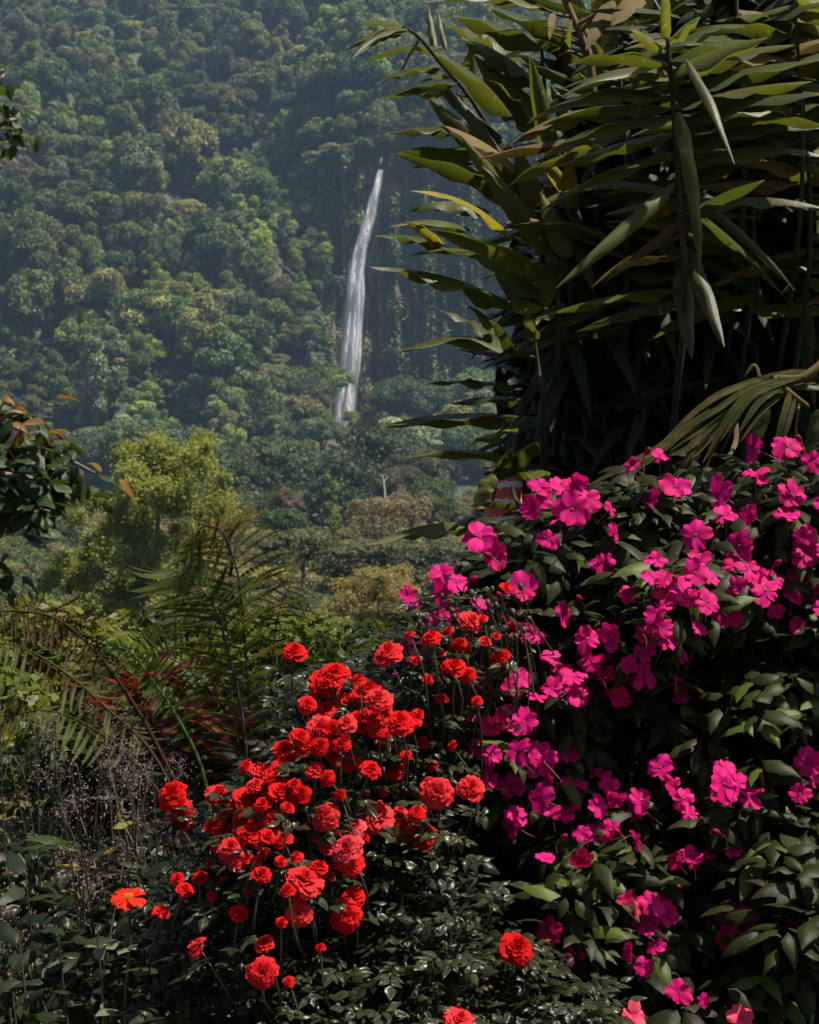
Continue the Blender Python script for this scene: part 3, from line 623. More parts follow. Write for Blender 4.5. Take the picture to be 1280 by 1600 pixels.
VT = [
 ('umbrella_tree', 'dark umbrella-crowned tree at the back left of the valley grove', 425, 678, 262, 200, 120, 'umbrella', (.04, .058, .02)),
 ('umbrella_tree', 'dark umbrella-crowned tree at the back right of the grove, below the waterfall', 575, 668, 270, 200, 120, 'umbrella', (.045, .062, .02)),
 ('umbrella_tree', 'largest dark spreading tree in the middle of the valley grove', 505, 708, 240, 210, 140, 'umbrella', (.03, .048, .017)),
 ('umbrella_tree', 'low dark spreading tree at the left end of the valley grove', 375, 722, 246, 150, 110, 'umbrella', (.034, .05, .018)),
 ('round_tree', 'dark domed tree hiding the right end of the valley grove', 650, 700, 256, 130, 100, 'round', (.055, .06, .03)),
 ('brown_tree', 'purplish brown tree in the valley between dark grove and round green tree', 628, 722, 228, 90, 80, 'round', (.075, .066, .034)),
 ('feathery_tree', 'pale olive feathery tree just right of the tall yellow-green tree', 358, 728, 180, 90, 110, 'airy', (.12, .125, .04)),
 ('slim_tree', 'slim light green young tree standing before the dark grove', 515, 742, 172, 40, 100, 'slim', (.11, .15, .035)),
 ('dry_shrub', 'pale straw-coloured bush at the foot of the slim young tree', 585, 782, 168, 120, 56, 'airy', (.17, .14, .06)),
 ('dry_shrub', 'yellowish straw bush right beside the pale dead trunk', 640, 775, 172, 90, 60, 'airy', (.17, .14, .07)),
 ('pink_shrub', 'small pinkish brown shrub at the front edge of the dark grove', 447, 762, 176, 50, 46, 'round', (.12, .088, .05)),
 ('round_tree', 'rounded mid green tree alone at the right of the valley', 672, 742, 178, 84, 80, 'round', (.06, .095, .03)),
 ('bush', 'dark green bush at the lower left corner of the valley grove', 440, 790, 170, 110, 50, 'round', (.05, .075, .028)),
 ('bush', 'olive bush right of the round green tree, by the hanging cane leaves', 735, 790, 172, 90, 60, 'round', (.085, .095, .04)),
 ('round_tree', 'pale green rounded tree at the hill foot behind the yellow-green tree', 205, 648, 330, 120, 90, 'round', (.085, .12, .05)),
 ('round_tree', 'grey-green tree at the hill foot above the orange-leaved branch', 130, 668, 340, 130, 80, 'round', (.075, .095, .055)),
 ('round_tree', 'blue-green tree at the hill foot right of the pale rounded tree', 300, 662, 335, 120, 90, 'round', (.06, .085, .045)),
 ('round_tree', 'domed green tree at the foot of the waterfall, on its right', 616, 586, 445, 84, 80, 'round', (.06, .095, .03)),
 ('round_tree', 'yellowish domed tree at the cliff foot behind the lowest cane leaves', 745, 574, 440, 110, 80, 'round', (.09, .125, .035)),
 ('round_tree', 'green tree at the cliff foot left of the waterfall', 465, 572, 446, 110, 90, 'round', (.075, .09, .03)),
 ('round_tree', 'olive tree at the cliff foot between waterfall and domed yellow tree', 665, 590, 440, 100, 80, 'round', (.06, .085, .035)),
 ('round_tree', 'low light green tree just below the base of the waterfall', 500, 652, 400, 90, 50, 'round', (.09, .125, .05)),
 ('round_tree', 'dark tree at the hill foot left of the waterfall base', 400, 612, 420, 120, 90, 'round', (.045, .065, .03)),
 ('round_tree', 'brown-green tree at the hill foot above the feathery tree', 325, 590, 425, 90, 80, 'round', (.1, .085, .05)),
 ('bush', 'dark valley bush beneath the orange-leaved branch on the left', 60, 790, 190, 150, 90, 'umbrella', (.045, .065, .03)),
 ('bush', 'mid green valley bush low behind the drooping dead fern', 25, 880, 120, 170, 90, 'umbrella', (.055, .085, .03)),
 ('bush', 'low green bush left of the tall yellow-green tree', 110, 860, 130, 120, 80, 'umbrella', (.06, .09, .032)),
 ('bush', 'broad olive bush in the scrub right of the tall fern', 470, 820, 135, 150, 60, 'umbrella', (.085, .09, .03)),
 ('bush', 'dull green bush in the scrub behind the tan tree', 590, 835, 130, 170, 60, 'umbrella', (.08, .08, .032)),
 ('bush', 'grey-green bush in the scrub under the lowest cane leaf', 690, 845, 128, 150, 60, 'umbrella', (.085, .088, .045)),
 ('bush', 'greenish bush between tall fern and tan tree', 455, 905, 80, 120, 80, 'umbrella', (.075, .085, .03)),
]
for i, a in enumerate(VT): far_tree(*a, seed=400 + i)
# dead pale trunk in the valley
p0 = at(602, 783, 170); p1 = at(598, 742, 170)
gt = Geo(); gt.add(*tube(spline([p0, (p0 + p1) / 2 + [.05, 0, 0], p1], 6), np.linspace(.12, .05, 6), 6))
for s, e in ((.5, (-.5, 0, .9)), (.7, (.5, .2, .7)), (.85, (-.3, .1, .5))):
    b = p0 + (p1 - p0) * s; gt.add(*tube(spline([b, b + np.array(e) * .6, b + e], 4), np.linspace(.05, .02, 4), 5))
t = thing('dead_tree', 'slender pale dead trunk standing in the valley scrub', 'tree', p0)
part('trunk', gt.mesh('trunk', MT['pale'], origin=p0), t, Matrix.Translation(Vector(p0)))
# scrub on the valley floor
SCR = []
for i in range(7):
    r = np.random.default_rng(610 + i)
    cl = [((r.normal() * .5, r.normal() * .5, .4 + abs(r.normal()) * .3), np.array([1, 1, .8]) * r.uniform(.2, .5)) for _ in range(14)]
    SCR.append(crown(np.random.default_rng(620 + i), cl, 2200, .1).mesh('scrub_kind', MT['massy'], smooth=False))
ns = 1500; sd = 60 * (398 / 60) ** rng.uniform(size=ns); sx = rng.uniform(-.36, .16, ns) * sd
sc_ = rng.uniform(.7, 2.0, ns) * (1 + sd / 280)
PALE = np.array([(.115, .13, .034), (.16, .155, .042), (.18, .15, .055), (.21, .17, .065), (.08, .105, .03)])
scatter('scrub', 'dull green and brown scrub carpeting the valley floor', SCR, np.stack([sx, sd, gz(sx, sd) - .1], 1), np.stack([np.zeros(ns), np.zeros(ns), rng.uniform(0, 6.28, ns)], 1), np.stack([sc_, sc_, sc_ * rng.uniform(.6, 1.1, ns)], 1), PALE[rng.integers(0, 5, ns)] * rng.uniform(.8, 1.2, (ns, 1)), rng.integers(0, 7, ns))
# ---------- tall yellow-green tree
def near_tree(name, label, base, clumps, n, size, mat, bark, limbs, seed, trunkw):
    r = np.random.default_rng(seed); base = np.asarray(base, float)
    t = thing(name, label, 'tree', base)
    g = crown(r, clumps, n, size, shell=(.15, 1.25), core=False, gauss=True); part('crown', g.mesh('crown', mat, smooth=False), t, Matrix.Identity(4))
    gt = Geo()
    top = limbs[-1]
    gt.add(*tube(spline([base - [0, 0, .3], (base + top) / 2 + [trunkw, 0, 0], top], 9), np.linspace(1, .25, 9) * trunkw, 8))
    for e in limbs[:-1]:
        s = base + (top - base) * r.uniform(.3, .7); m = (s + e) / 2 + [0, 0, .08 * np.linalg.norm(e - s)]
        gt.add(*tube(spline([s, m, e], 6), np.linspace(.4, .08, 6) * trunkw, 6))
    part('trunk', gt.mesh('trunk', bark), t, Matrix.Identity(4)); return t
r = np.random.default_rng(21); d = 60.0
cl = []
for px, py, w, h in [(262, 705, 55, 26), (225, 725, 50, 28), (300, 722, 44, 26), (195, 765, 52, 30), (255, 760, 62, 34), (312, 775, 46, 30), (170, 810, 46, 28), (230, 815, 62, 34), (300, 820, 46, 34),
                     (130, 860, 44, 26), (185, 870, 60, 34), (250, 880, 60, 34), (110, 905, 36, 22), (160, 930, 56, 30), (225, 945, 60, 34), (280, 900, 40, 30), (130, 975, 44, 26), (200, 1005, 60, 30), (270, 985, 50, 30)]:
    for _ in range(7):
        p = at(px + r.uniform(-.9, .9) * w, py + r.uniform(-.9, .9) * h, d) + [0, r.uniform(-2.2, 2.2), 0]
        cl.append((p, np.array([w * .66, w * .66, h * 1.1]) / F * d * r.uniform(.4, .85)))
base = at(215, 1000, d); base[2] = gz(base[0], d)
near_tree('yellow_green_tree', 'tall yellow-green tree standing in the valley behind the ferns', base, cl, 90000, .13, MT['olive'], MT['bark'],
          [at(*q, d) for q in ((150, 880), (280, 860), (200, 800), (300, 780), (130, 940), (250, 720))], 22, .2)
r = np.random.default_rng(23); d = 35.0; cl = []
for px, py, w, h in [(590, 895, 34, 16), (560, 910, 34, 20), (620, 905, 30, 20), (600, 930, 50, 22), (550, 945, 44, 22), (635, 945, 34, 22), (510, 965, 36, 20), (570, 975, 54, 24), (625, 985, 40, 24), (495, 1000, 34, 20), (545, 1010, 54, 24), (600, 1020, 48, 24)]:
    for _ in range(4):
        p = at(px + r.uniform(-.7, .7) * w, py + r.uniform(-.7, .7) * h, d) + [0, r.uniform(-.7, .7), 0]
        cl.append((p, np.array([w, w, h]) / F * d * r.uniform(.45, .75)))
base = at(580, 1100, d); base[2] = gz(base[0], d)
near_tree('tan_tree', 'small tan and gold flowering tree between tall fern and rose bushes', base, cl, 30000, .06, MT['tan'], MT['bark'],
          [at(*q, d) for q in ((520, 970), (620, 950), (560, 940), (590, 910))], 24, .07)
# ================================================================== FOREGROUND
# ------------------------------------------------------------------ tall cane plants (right)
CL = {}   # shared filler leaves
def hero_leaf(b, t, w, mat, parent, rng, db, dt=None, fold=None, shape='cane', wave=None, arch=None, roll=None):
    """one cane leaf from photo pixel b to t"""
    B = at(b[0], b[1], db); T = at(t[0], t[1], db + (rng.uniform(-.22, .15) if dt is None else dt))
    D = T - B; Ln = np.linalg.norm(D); hor = 1 - abs(nrm(D)[2])
    dr = (rng.uniform(.35, 1.0) if arch is None else arch) * (0.4 + .6 * hor)
    # the chord runs from B to T, the blade rises first and droops after
    fo = (rng.uniform(.55, 1.05) if fold is None else fold)
    V, Q, U = leaf(1.0, w / F * db / Ln * 1.22, 14, 1, shape, fo, dr * .5, dr, rng.uniform(.12, .34) if wave is None else wave, rng.uniform(1.5, 3.2), rng.uniform(0, 6), rng.uniform(-.05, .05), rng.uniform(-.5, .5))
    V = V / V[-len(V) // 15:, 0].max()
    rl = rng.uniform(-.45, .3) if roll is None else roll
    up = np.array([math.sin(rl) * .7, -math.sin(rl), 1.0])
    if hor < .45: up = np.array([rng.uniform(-.5, .5), -1.0, .35])
    R = basis(D, up)
    me = mk('leaf', V, Q, mat, U)
    return part('leaf', me, parent, mat4(R, B, Ln))
def cane(label, stem, d0, leaves, seed, r0=.009, group='tall canes of the clump', d1=None, mat='cane'):
    rng = np.random.default_rng(seed)
    P = [at(x, y, d0 + ((d1 - d0) * i / (len(stem) - 1) if d1 else 0)) for i, (x, y) in enumerate(stem)]
    root = P[0].copy(); root[1] += 1.1; root[0] += .1; root[2] = gz(root[0], root[1]) - .02
    P = P[1:]
    t = thing('cane_plant', label, 'plant', root, group)
    n = 22; SP = spline([root, root * .45 + P[0] * .55 + np.array([0, .25, 0])] + P, n)
    part('stem', Geo().add(*tube(SP, np.linspace(r0, r0 * .45, n), 7)).mesh('stem', MT[mat]), t)
    for l in leaves:
        b, tp, w = l[0], l[1], l[2]; m = l[3] if len(l) > 3 else 'cane_leaf'; kw = l[4] if len(l) > 4 else {}
        hero_leaf(b, tp, w, MT[m], t, rng, d0 + kw.pop('dd', 0), **kw)
    return t
Yl, Gp, Br = 'cane_yellow', 'cane_pale', 'cane_brown'
cane('cane with small narrow leaves on an arching tip furthest to the left', [(870, 640), (850, 420), (800, 270), (740, 160), (690, 100), (655, 58), (628, 40)], 4.3, [
    ((632, 41), (556, 36), 13), ((630, 38), (540, 78), 15, Gp), ((637, 44), (548, 92), 13), ((640, 48), (556, 90), 12), ((655, 58), (614, 140), 7, Br), ((690, 76), (562, 101), 19), ((690, 104), (593, 127), 21),
    ((715, 128), (612, 152), 24), ((728, 120), (655, 128), 12, Gp), ((735, 152), (592, 157), 26), ((730, 205), (600, 207), 27), ((745, 238), (622, 240), 32), ((740, 255), (640, 262), 22), ((800, 180), (680, 82), 44), ((805, 235), (692, 134), 40), ((800, 290), (668, 150), 34)], 31)
cane('cane with broad dark blades overlapping near the top edge, under the dried flower stalk', [(900, 640), (880, 420), (860, 250), (850, 120), (845, 60)], 4.5, [
    ((862, 12), (659, 4), 34), ((925, 20), (775, -6), 26), ((905, 62), (760, 15), 40), ((858, 70), (703, 26), 50), ((850, 100), (700, 40), 54), ((845, 135), (718, 58), 58), ((850, 170), (738, 85), 56), ((840, 200), (750, 120), 44),
    ((900, 95), (838, 60), 30), ((915, 120), (840, 90), 30), ((682, 85), (664, 8), 15, Gp, {'dd': .1}), ((700, 80), (683, 18), 14, Gp), ((760, 62), (757, 22), 18, Gp), ((745, 160), (735, 60), 13, Gp), ((725, 110), (742, 70), 12, Gp), ((860, 130), (892, 30), 26, Gp), ((930, 90), (905, 34), 18, Gp)], 32)
cane('cane with upright light green blades crossing the dark ones left of centre', [(905, 660), (892, 500), (880, 400), (865, 330)], 4.2, [
    ((868, 262), (833, 84), 48, Gp, {'roll': 0}), ((862, 395), (808, 222), 42, Gp), ((862, 392), (718, 212), 34, Gp), ((830, 310), (700, 130), 36), ((815, 270), (694, 196), 36, Br), ((800, 300), (622, 236), 34), ((830, 330), (704, 240), 46), ((845, 350), (760, 260), 50),
    ((905, 330), (885, 210), 40, Yl), ((895, 300), (845, 250), 30, Yl)], 33)
cane('cane with a yellow-tipped blade and wavy leaves stretching over the waterfall side', [(880, 700), (872, 560), (872, 460), (868, 400)], 4.1, [
    ((802, 375), (637, 297), 27, Yl, {'fold': .35}), ((765, 330), (637, 330), 30), ((735, 358), (607, 354), 22), ((690, 385), (632, 352), 22, Yl), ((715, 392), (584, 369), 26), ((760, 400), (637, 400), 18), ((860, 432), (668, 366), 36, Gp), ((850, 460), (730, 385), 44), ((850, 480), (770, 420), 50), ((802, 476), (576, 417), 36, 'cane_leaf', {'wave': .5}),
    ((887, 415), (800, 368), 40, Gp, {'fold': .3}), ((890, 402), (845, 300), 34, Gp), ((830, 350), (755, 255), 40), ((812, 490), (880, 428), 48, Yl, {'fold': .25}), ((880, 470), (822, 512), 26, Gp)], 34)
cane('short cane with shiny twisted blades spreading beside the cliff', [(860, 760), (850, 660), (842, 580), (835, 530)], 4.0, [
    ((785, 535), (688, 487), 38, 'cane_leaf', {'fold': .25, 'roll': .5}), ((790, 530), (728, 476), 24), ((805, 556), (766, 500), 26), ((838, 558), (615, 552), 26, 'cane_leaf', {'wave': .45}), ((815, 606), (668, 598), 17, 'cane_leaf', {'wave': .6}), ((815, 622), (700, 632), 24), ((812, 650), (593, 664), 38), ((808, 668), (716, 708), 34, Gp, {'fold': .3}),
    ((810, 716), (636, 712), 25), ((838, 528), (820, 480), 22), ((835, 540), (815, 520), 14, Br)], 35)
cane('lowest cane with torn blades hanging before the painted post', [(830, 900), (815, 840), (800, 760)], 3.85, [
    ((748, 818), (573, 852), 32, 'cane_leaf', {'wave': .4}), ((752, 800), (700, 830), 22), ((770, 740), (742, 800), 22, Gp, {'fold': .2}), ((812, 790), (733, 790), 18), ((800, 700), (768, 748), 24), ((815, 810), (745, 835), 30), ((840, 690), (772, 745), 40), ((775, 745), (768, 792), 8, Gp), ((850, 800), (790, 830), 44), ((860, 738), (756, 742), 40)], 36)
# main cane on the right with its leaves in two rows
lf = [((1042, 98), (892, 104), 28), ((1044, 112), (884, 150), 30), ((1046, 132), (838, 182), 33), ((1047, 150), (830, 188), 30), ((1048, 168), (846, 200), 30), ((1050, 180), (838, 247), 34), ((1052, 206), (870, 262), 32), ((1055, 236), (842, 330), 30), ((1057, 285), (872, 456), 27, Gp),
      ((1058, 300), (880, 300), 26), ((1060, 318), (915, 408), 22, Br), ((1062, 345), (940, 440), 20, Br), ((1062, 368), (920, 450), 20, Br), ((1062, 400), (950, 425), 18, Br), ((1062, 450), (838, 500), 26), ((1062, 470), (900, 520), 28),
      ((1044, 66), (1094, 26), 26, Gp), ((1045, 72), (1132, 42), 30), ((1045, 95), (1180, 62), 40), ((1047, 112), (1200, 58), 44), ((1048, 125), (1240, 75), 40), ((1050, 145), (1275, 96), 40), ((1052, 165), (1270, 128), 38), ((1056, 190), (1290, 150), 38), ((1058, 215), (1296, 195), 40), ((1060, 235), (1292, 200), 36), ((1060, 262), (1290, 245), 36), ((1062, 290), (1250, 448), 24),
      ((1063, 312), (1240, 470), 22), ((1090, 320), (1285, 325), 30), ((1062, 340), (1190, 280), 36), ((1072, 92), (1156, 256), 18, 'cane_leaf', {'fold': .75, 'dd': -.25, 'roll': .8}), ((1060, 175), (1104, 430), 20, 'cane_leaf', {'fold': .25, 'dd': -.2}), ((1066, 380), (1140, 540), 30), ((1064, 420), (1080, 560), 30), ((1040, 60), (1036, -30), 22, Gp), ((1040, 80), (985, 45), 28, Gp)]
cane('cane with a dark purplish stem and two tidy rows of long leaves', [(1068, 720), (1068, 520), (1062, 320), (1050, 140), (1040, 20), (1036, -40)], 3.7, lf, 37)
def upright(label, x, top, d, seed, n=9, lean=0):
    r = np.random.default_rng(seed); lv = []
    for i in range(n):
        y = 300 - i * 40 + r.uniform(-12, 12); s = -1 if i % 2 else 1
        m = ['cane_leaf', Gp, Gp, 'cane_leaf', Yl][int(r.integers(5))]
        lv.append(((x + s * 4, y), (x + s * r.uniform(25, 120) + lean, y - r.uniform(110, 230)), r.uniform(34, 56), m, {'fold': r.uniform(.1, .5), 'roll': 0, 'dt': r.uniform(-.2, .2)}))
    return cane(label, [(x + 10, 700), (x + 6, 400), (x, 200), (x + lean * .4, top)], d, lv, seed)
upright('cane with upright light blades left of the tidy two-rowed cane', 965, 0, 4.6, 41, 10)
upright('cane with upright blades rising behind the tidy two-rowed cane', 1050, -20, 4.9, 42, 10)
upright('cane with broad upright blades at the top right, second from the edge', 1140, -30, 4.7, 43, 11, 20)
upright('cane with upright yellowing blades at the top right edge', 1225, -20, 4.4, 44, 10, 30)
upright('cane with blades leaning out of the frame at the right edge', 1300, -10, 4.2, 45, 9, -40)
def rows(label, stem, d, seed, y0, y1, n, ln=(150, 230)):
    r = np.random.default_rng(seed); lv = []
    for i in range(n):
        y = y0 + (y1 - y0) * i / n + r.uniform(-8, 8); x = np.interp(y, [s[1] for s in stem][::-1], [s[0] for s in stem][::-1]); s = -1 if r.uniform() < .5 else 1
        m = ['cane_leaf', 'cane_leaf', Gp, 'cane_leaf', Br][int(r.integers(5))]
        q = r.uniform(*ln); lv.append(((x, y), (x + s * q, y + q * r.uniform(-.45, .5)), r.uniform(26, 42), m))
    return cane(label, stem, d, lv, seed)
rows('cane half hidden in shade between the upright-bladed and the tidy canes', [(985, 720), (980, 400), (970, 120)], 4.1, 51, 500, 120, 16)
rows('shaded cane just right of the hanging dark blade', [(1180, 720), (1175, 450), (1165, 150)], 4.0, 52, 480, 120, 18)
rows('shaded cane near the right edge above the drooping dry leaves', [(1262, 700), (1262, 450), (1255, 150)], 3.9, 53, 480, 120, 18)
rows('shaded cane left of the dark hollow', [(925, 720), (915, 500), (905, 300)], 4.35, 54, 520, 300, 14, (90, 170))
rows('cane with leaning leaves at the top right, right of the tidy two-rowed cane', [(1165, 700), (1160, 350), (1150, -30)], 3.95, 55, 260, -20, 20, (120, 210))
rows('cane reaching the top right corner with crowded olive leaves', [(1255, 700), (1250, 350), (1240, -40)], 3.85, 56, 280, -30, 22, (110, 200))
# dried flower stalk
r = np.random.default_rng(60); P = [at(x, y, 4.4) for x, y in ((935, 420), (930, 250), (924, 105), (905, 50), (872, -25))]
root = P[0].copy(); root[2] = gz(root[0], 4.4)
t = thing('dried_flower_stalk', 'dark brown dried flower stalk with thin side twigs at the top edge', 'plant', root)
part('stem', Geo().add(*tube(spline([root] + P, 24), np.linspace(.013, .009, 24), 7)).mesh('stem', MT['dry']), t)
for (b, m, e) in (((893, 26), (870, 22), (838, 6)), ((903, 50), (880, 48), (850, 40)), ((910, 70), (885, 60), (862, 52)), ((900, 40), (925, 25), (955, 2)), ((882, 6), (895, -4), (920, -14)), ((914, 90), (890, 80), (872, 88)), ((905, 52), (925, 30), (935, 8))):
    part('twig', Geo().add(*tube(spline([at(*b, 4.4), at(*m, 4.38), at(*e, 4.36)], 7), np.linspace(.006, .0025, 7), 5)).mesh('twig', MT['dry']), t)
for (b, e, w) in (((958, 0), (915, 78), 22), ((1000, -6), (955, 40), 30), ((866, 20), (858, 62), 12)):
    hero_leaf(b, e, w, MT['cane_brown'], t, r, 4.35, fold=.3)
# inner leaves that fill the shaded clump
rng = np.random.default_rng(70); G = Geo(); Q6 = [leaf(1, .17, 6, 1, 'cane', .5 + .1 * k, .2, .5 + .15 * k, .2, 2, k, .03 * k) for k in range(5)]
poly = np.array([(850, 250), (900, 120), (980, 60), (1300, 40), (1420, 100), (1420, 800), (1300, 900), (830, 900), (825, 720), (845, 600), (860, 480)], float)
def inside(p, poly):
    x, y = p; c = False; j = len(poly) - 1
    for i in range(len(poly)):
        xi, yi = poly[i]; xj, yj = poly[j]
        if (yi > y) != (yj > y) and x < (xj - xi) * (y - yi) / (yj - yi) + xi: c = not c
        j = i
    return c
cnt = 0
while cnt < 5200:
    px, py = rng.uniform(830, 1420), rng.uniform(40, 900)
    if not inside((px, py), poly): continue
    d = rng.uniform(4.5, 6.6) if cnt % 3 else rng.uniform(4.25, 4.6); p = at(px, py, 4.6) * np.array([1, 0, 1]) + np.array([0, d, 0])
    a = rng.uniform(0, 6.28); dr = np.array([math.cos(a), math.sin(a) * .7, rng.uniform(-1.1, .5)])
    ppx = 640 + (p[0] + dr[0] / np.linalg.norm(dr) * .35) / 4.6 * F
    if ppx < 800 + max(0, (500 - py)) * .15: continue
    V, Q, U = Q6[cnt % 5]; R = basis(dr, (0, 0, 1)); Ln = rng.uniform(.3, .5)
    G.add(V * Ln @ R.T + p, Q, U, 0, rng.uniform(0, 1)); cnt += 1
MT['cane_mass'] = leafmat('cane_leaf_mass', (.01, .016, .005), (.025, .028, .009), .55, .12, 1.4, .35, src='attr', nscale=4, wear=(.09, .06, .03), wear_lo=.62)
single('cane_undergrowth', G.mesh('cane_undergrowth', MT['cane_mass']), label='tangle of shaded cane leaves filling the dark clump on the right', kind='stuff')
# lobed pale leaf in the hollow
r = np.random.default_rng(75); b = at(940, 632, 4.2); rt = b + [.1, .25, 0]; rt[2] = 0
t = thing('hollow_plant', 'single broad green leaf lit in the dark hollow under the canes', 'plant', rt)
part('stem', Geo().add(*tube(spline([rt, (rt + b) / 2 + [.05, 0, .1], b], 8), np.linspace(.005, .003, 8), 5)).mesh('stem', MT['stem']), t)
V, Q, U = leaf(1, .42, 12, 2, 'ovate', .25, .2, .6, .5, 3, 1); part('leaf', mk('leaf', V, Q, MT['broad'], U), t, mat4(basis(at(1012, 632, 4.1) - b, (0, -.6, 1)), b, .13))
# ------------------------------------------------------------------ drooping dry leaves on the right
r = np.random.default_rng(80); d = 3.15
b0 = at(1262, 588, d); rt = np.array([b0[0] + .12, d + .2, 0.0])
t = thing('drooping_cane', 'bent cane with yellowed drooping strap leaves over the magenta flowers at right', 'plant', rt)
part('stem', Geo().add(*tube(spline([rt, rt + [.02, 0, .9], b0 + [.12, .05, .05], b0, at(1225, 592, d), at(1208, 590, d), at(1232, 612, d - .03), at(1262, 635, d)], 26), np.linspace(.013, .005, 26), 7)).mesh('stem', MT['cane_brown']), t)
def strap(pts, w, mat):
    P = spline([at(x, y, dd) for x, y, dd in pts], 13); T = np.gradient(P, axis=0); n = len(P)
    tt = np.linspace(0, 1, n); ww = profile(tt, 'strap') * w / F * d * .5; V = []; U = []
    for i in range(n):
        tn = nrm(T[i]); s = nrm(np.cross(tn, (0.15, -.75, .65))); nn = np.cross(s, tn)
        for k, sg in enumerate((-1, 0, 1)):
            V.append(P[i] + s * sg * ww[i] + nn * ((.6 + .25 * math.sin(i * 1.3 + w)) * ww[i] if sg == 0 else .12 * ww[i] * math.sin(i * 1.9 + w + sg))); U.append((tt[i], (sg + 1) / 2))
    Q = [[i * 3 + j, (i + 1) * 3 + j, (i + 1) * 3 + j + 1, i * 3 + j + 1] for i in range(n - 1) for j in range(2)]
    part('leaf', mk('leaf', V, Q, MT[mat], U), t)
MT['strap'] = leafmat('strap_leaf', (.035, .055, .01), (.095, .105, .018), .5, .38, 1.7, .35, tip=(.3, .2, .09), nscale=14, wear=(.2, .12, .045), wear_lo=.52, stripe=.9)
for pts, w, m in (
    ([(1265, 584, d), (1190, 592, d), (1110, 625, d - .05), (1033, 692, d - .1)], 24, 'strap'), ([(1265, 588, d), (1180, 602, d - .03), (1120, 640, d - .08), (1052, 684, d - .12)], 20, 'strap'),
    ([(1250, 590, d - .02), (1180, 610, d - .06), (1140, 650, d - .1), (1098, 724, d - .14)], 22, 'strap'), ([(1230, 596, d - .03), (1175, 620, d - .08), (1125, 690, d - .12)], 17, 'strap'), ([(1225, 602, d - .03), (1185, 630, d - .08), (1156, 674, d - .12)], 20, 'strap'),
    ([(1235, 612, d - .04), (1225, 650, d - .1), (1212, 695, d - .12)], 20, 'strap'), ([(1290, 580, d), (1230, 582, d), (1160, 598, d)], 20, 'strap'), ([(1300, 592, d), (1240, 590, d + .02), (1200, 605, d)], 18, 'strap'), ([(1300, 605, d), (1260, 605, d), (1235, 606, d)], 26, 'cane_leaf'),
    ([(1110, 640, d + .1), (1020, 705, d + .05), (920, 758, d)], 24, 'strap'), ([(1120, 660, d + .05), (1075, 700, d), (1045, 712, d - .05)], 20, 'strap'), ([(1092, 690, d + .05), (1075, 715, d), (1053, 748, d)], 18, 'strap'),
    ([(1160, 630, d + .1), (1100, 690, d + .12), (1060, 760, d + .1)], 34, 'cane_leaf'), ([(1250, 625, d + .05), (1245, 660, d), (1242, 700, d)], 9, 'cane_brown'), ([(1190, 600, d), (1180, 570, d), (1162, 590, d)], 12, 'cane_brown'), ([(1150, 650, d + .08), (1150, 690, d + .05), (1135, 720, d)], 16, 'cane_brown'),
    ([(1200, 640, d + .1), (1180, 690, d + .1), (1170, 740, d + .1)], 40, 'cane_back'), ([(1280, 640, d + .1), (1270, 680, d + .1), (1260, 730, d + .1)], 40, 'cane_back')):
    strap(pts, w * .5, m)
    if m == 'strap': strap([(x + 9 * math.sin(w + k), y + 7 + 5 * k, q + .02) for k, (x, y, q) in enumerate(pts)], w * .36, m)
# ------------------------------------------------------------------ red and white painted post
def postmat():
    m, nt, b = newmat('peeling_red_and_white_paint')
    tc = nt.nodes.new('ShaderNodeTexCoord'); sp = nt.nodes.new('ShaderNodeSeparateXYZ'); L(nt, tc.outputs['Object'], sp.inputs[0])
    nz = noise(nt, 70, 4, stretch=(1, 1, .25)); h = mth(nt, 'ADD', sp.outputs[2], mth(nt, 'MULTIPLY', nz, .022))
    w = mth(nt, 'SINE', mth(nt, 'MULTIPLY', mth(nt, 'SUBTRACT', h, 1.168 - .045 / 4), 2 * PI / .045)); c = mixc(nt, smooth(nt, w, .25, .45), (.42, .05, .02), (.5, .48, .48))
    L(nt, c, b.inputs['Base Color']); b.inputs['Roughness'].default_value = .5; return m
pb = at(786, 800, 4.2); pb[2] = 0; pt = at(797, 732, 4.2)
gp = Geo(); Hh = pt[2]
gp.add(*tube([(0, 0, -.05), (0, 0, Hh * .5), (0, 0, Hh - .12), (.004, 0, Hh - .02), (.004, 0, Hh), (.004, 0, Hh + .001)], [.056, .052, .048, .046, .04, .001], 20))
t = thing('painted_post', 'round post painted red and white, half hidden under the cane leaves', 'post', pb)
part('shaft', gp.mesh('shaft', postmat()), t, Matrix.Translation(Vector(pb)))
c0 = Geo().add(*tube([(0, 0, 0), (0, 0, .02), (0, 0, .021)], [.03, .026, .001], 12)); part('cap', c0.mesh('cap', postmat()), t, Matrix.Translation(Vector(pb + [0, 0, Hh])))
# second, lower stub left of it
pb2 = at(741, 800, 4.4); pb2[2] = 0; Hh = at(741, 795, 4.4)[2]
t = thing('painted_stake', 'thin orange-red painted stake left of the red and white post', 'stake', pb2)
part('shaft', Geo().add(*tube([(0, 0, -.05), (0, 0, Hh * .6), (.01, 0, Hh - .02), (.01, 0, Hh), (.01, 0, Hh + .001)], [.024, .023, .022, .018, .001], 10)).mesh('shaft', postmat()), t, Matrix.Translation(Vector(pb2)))

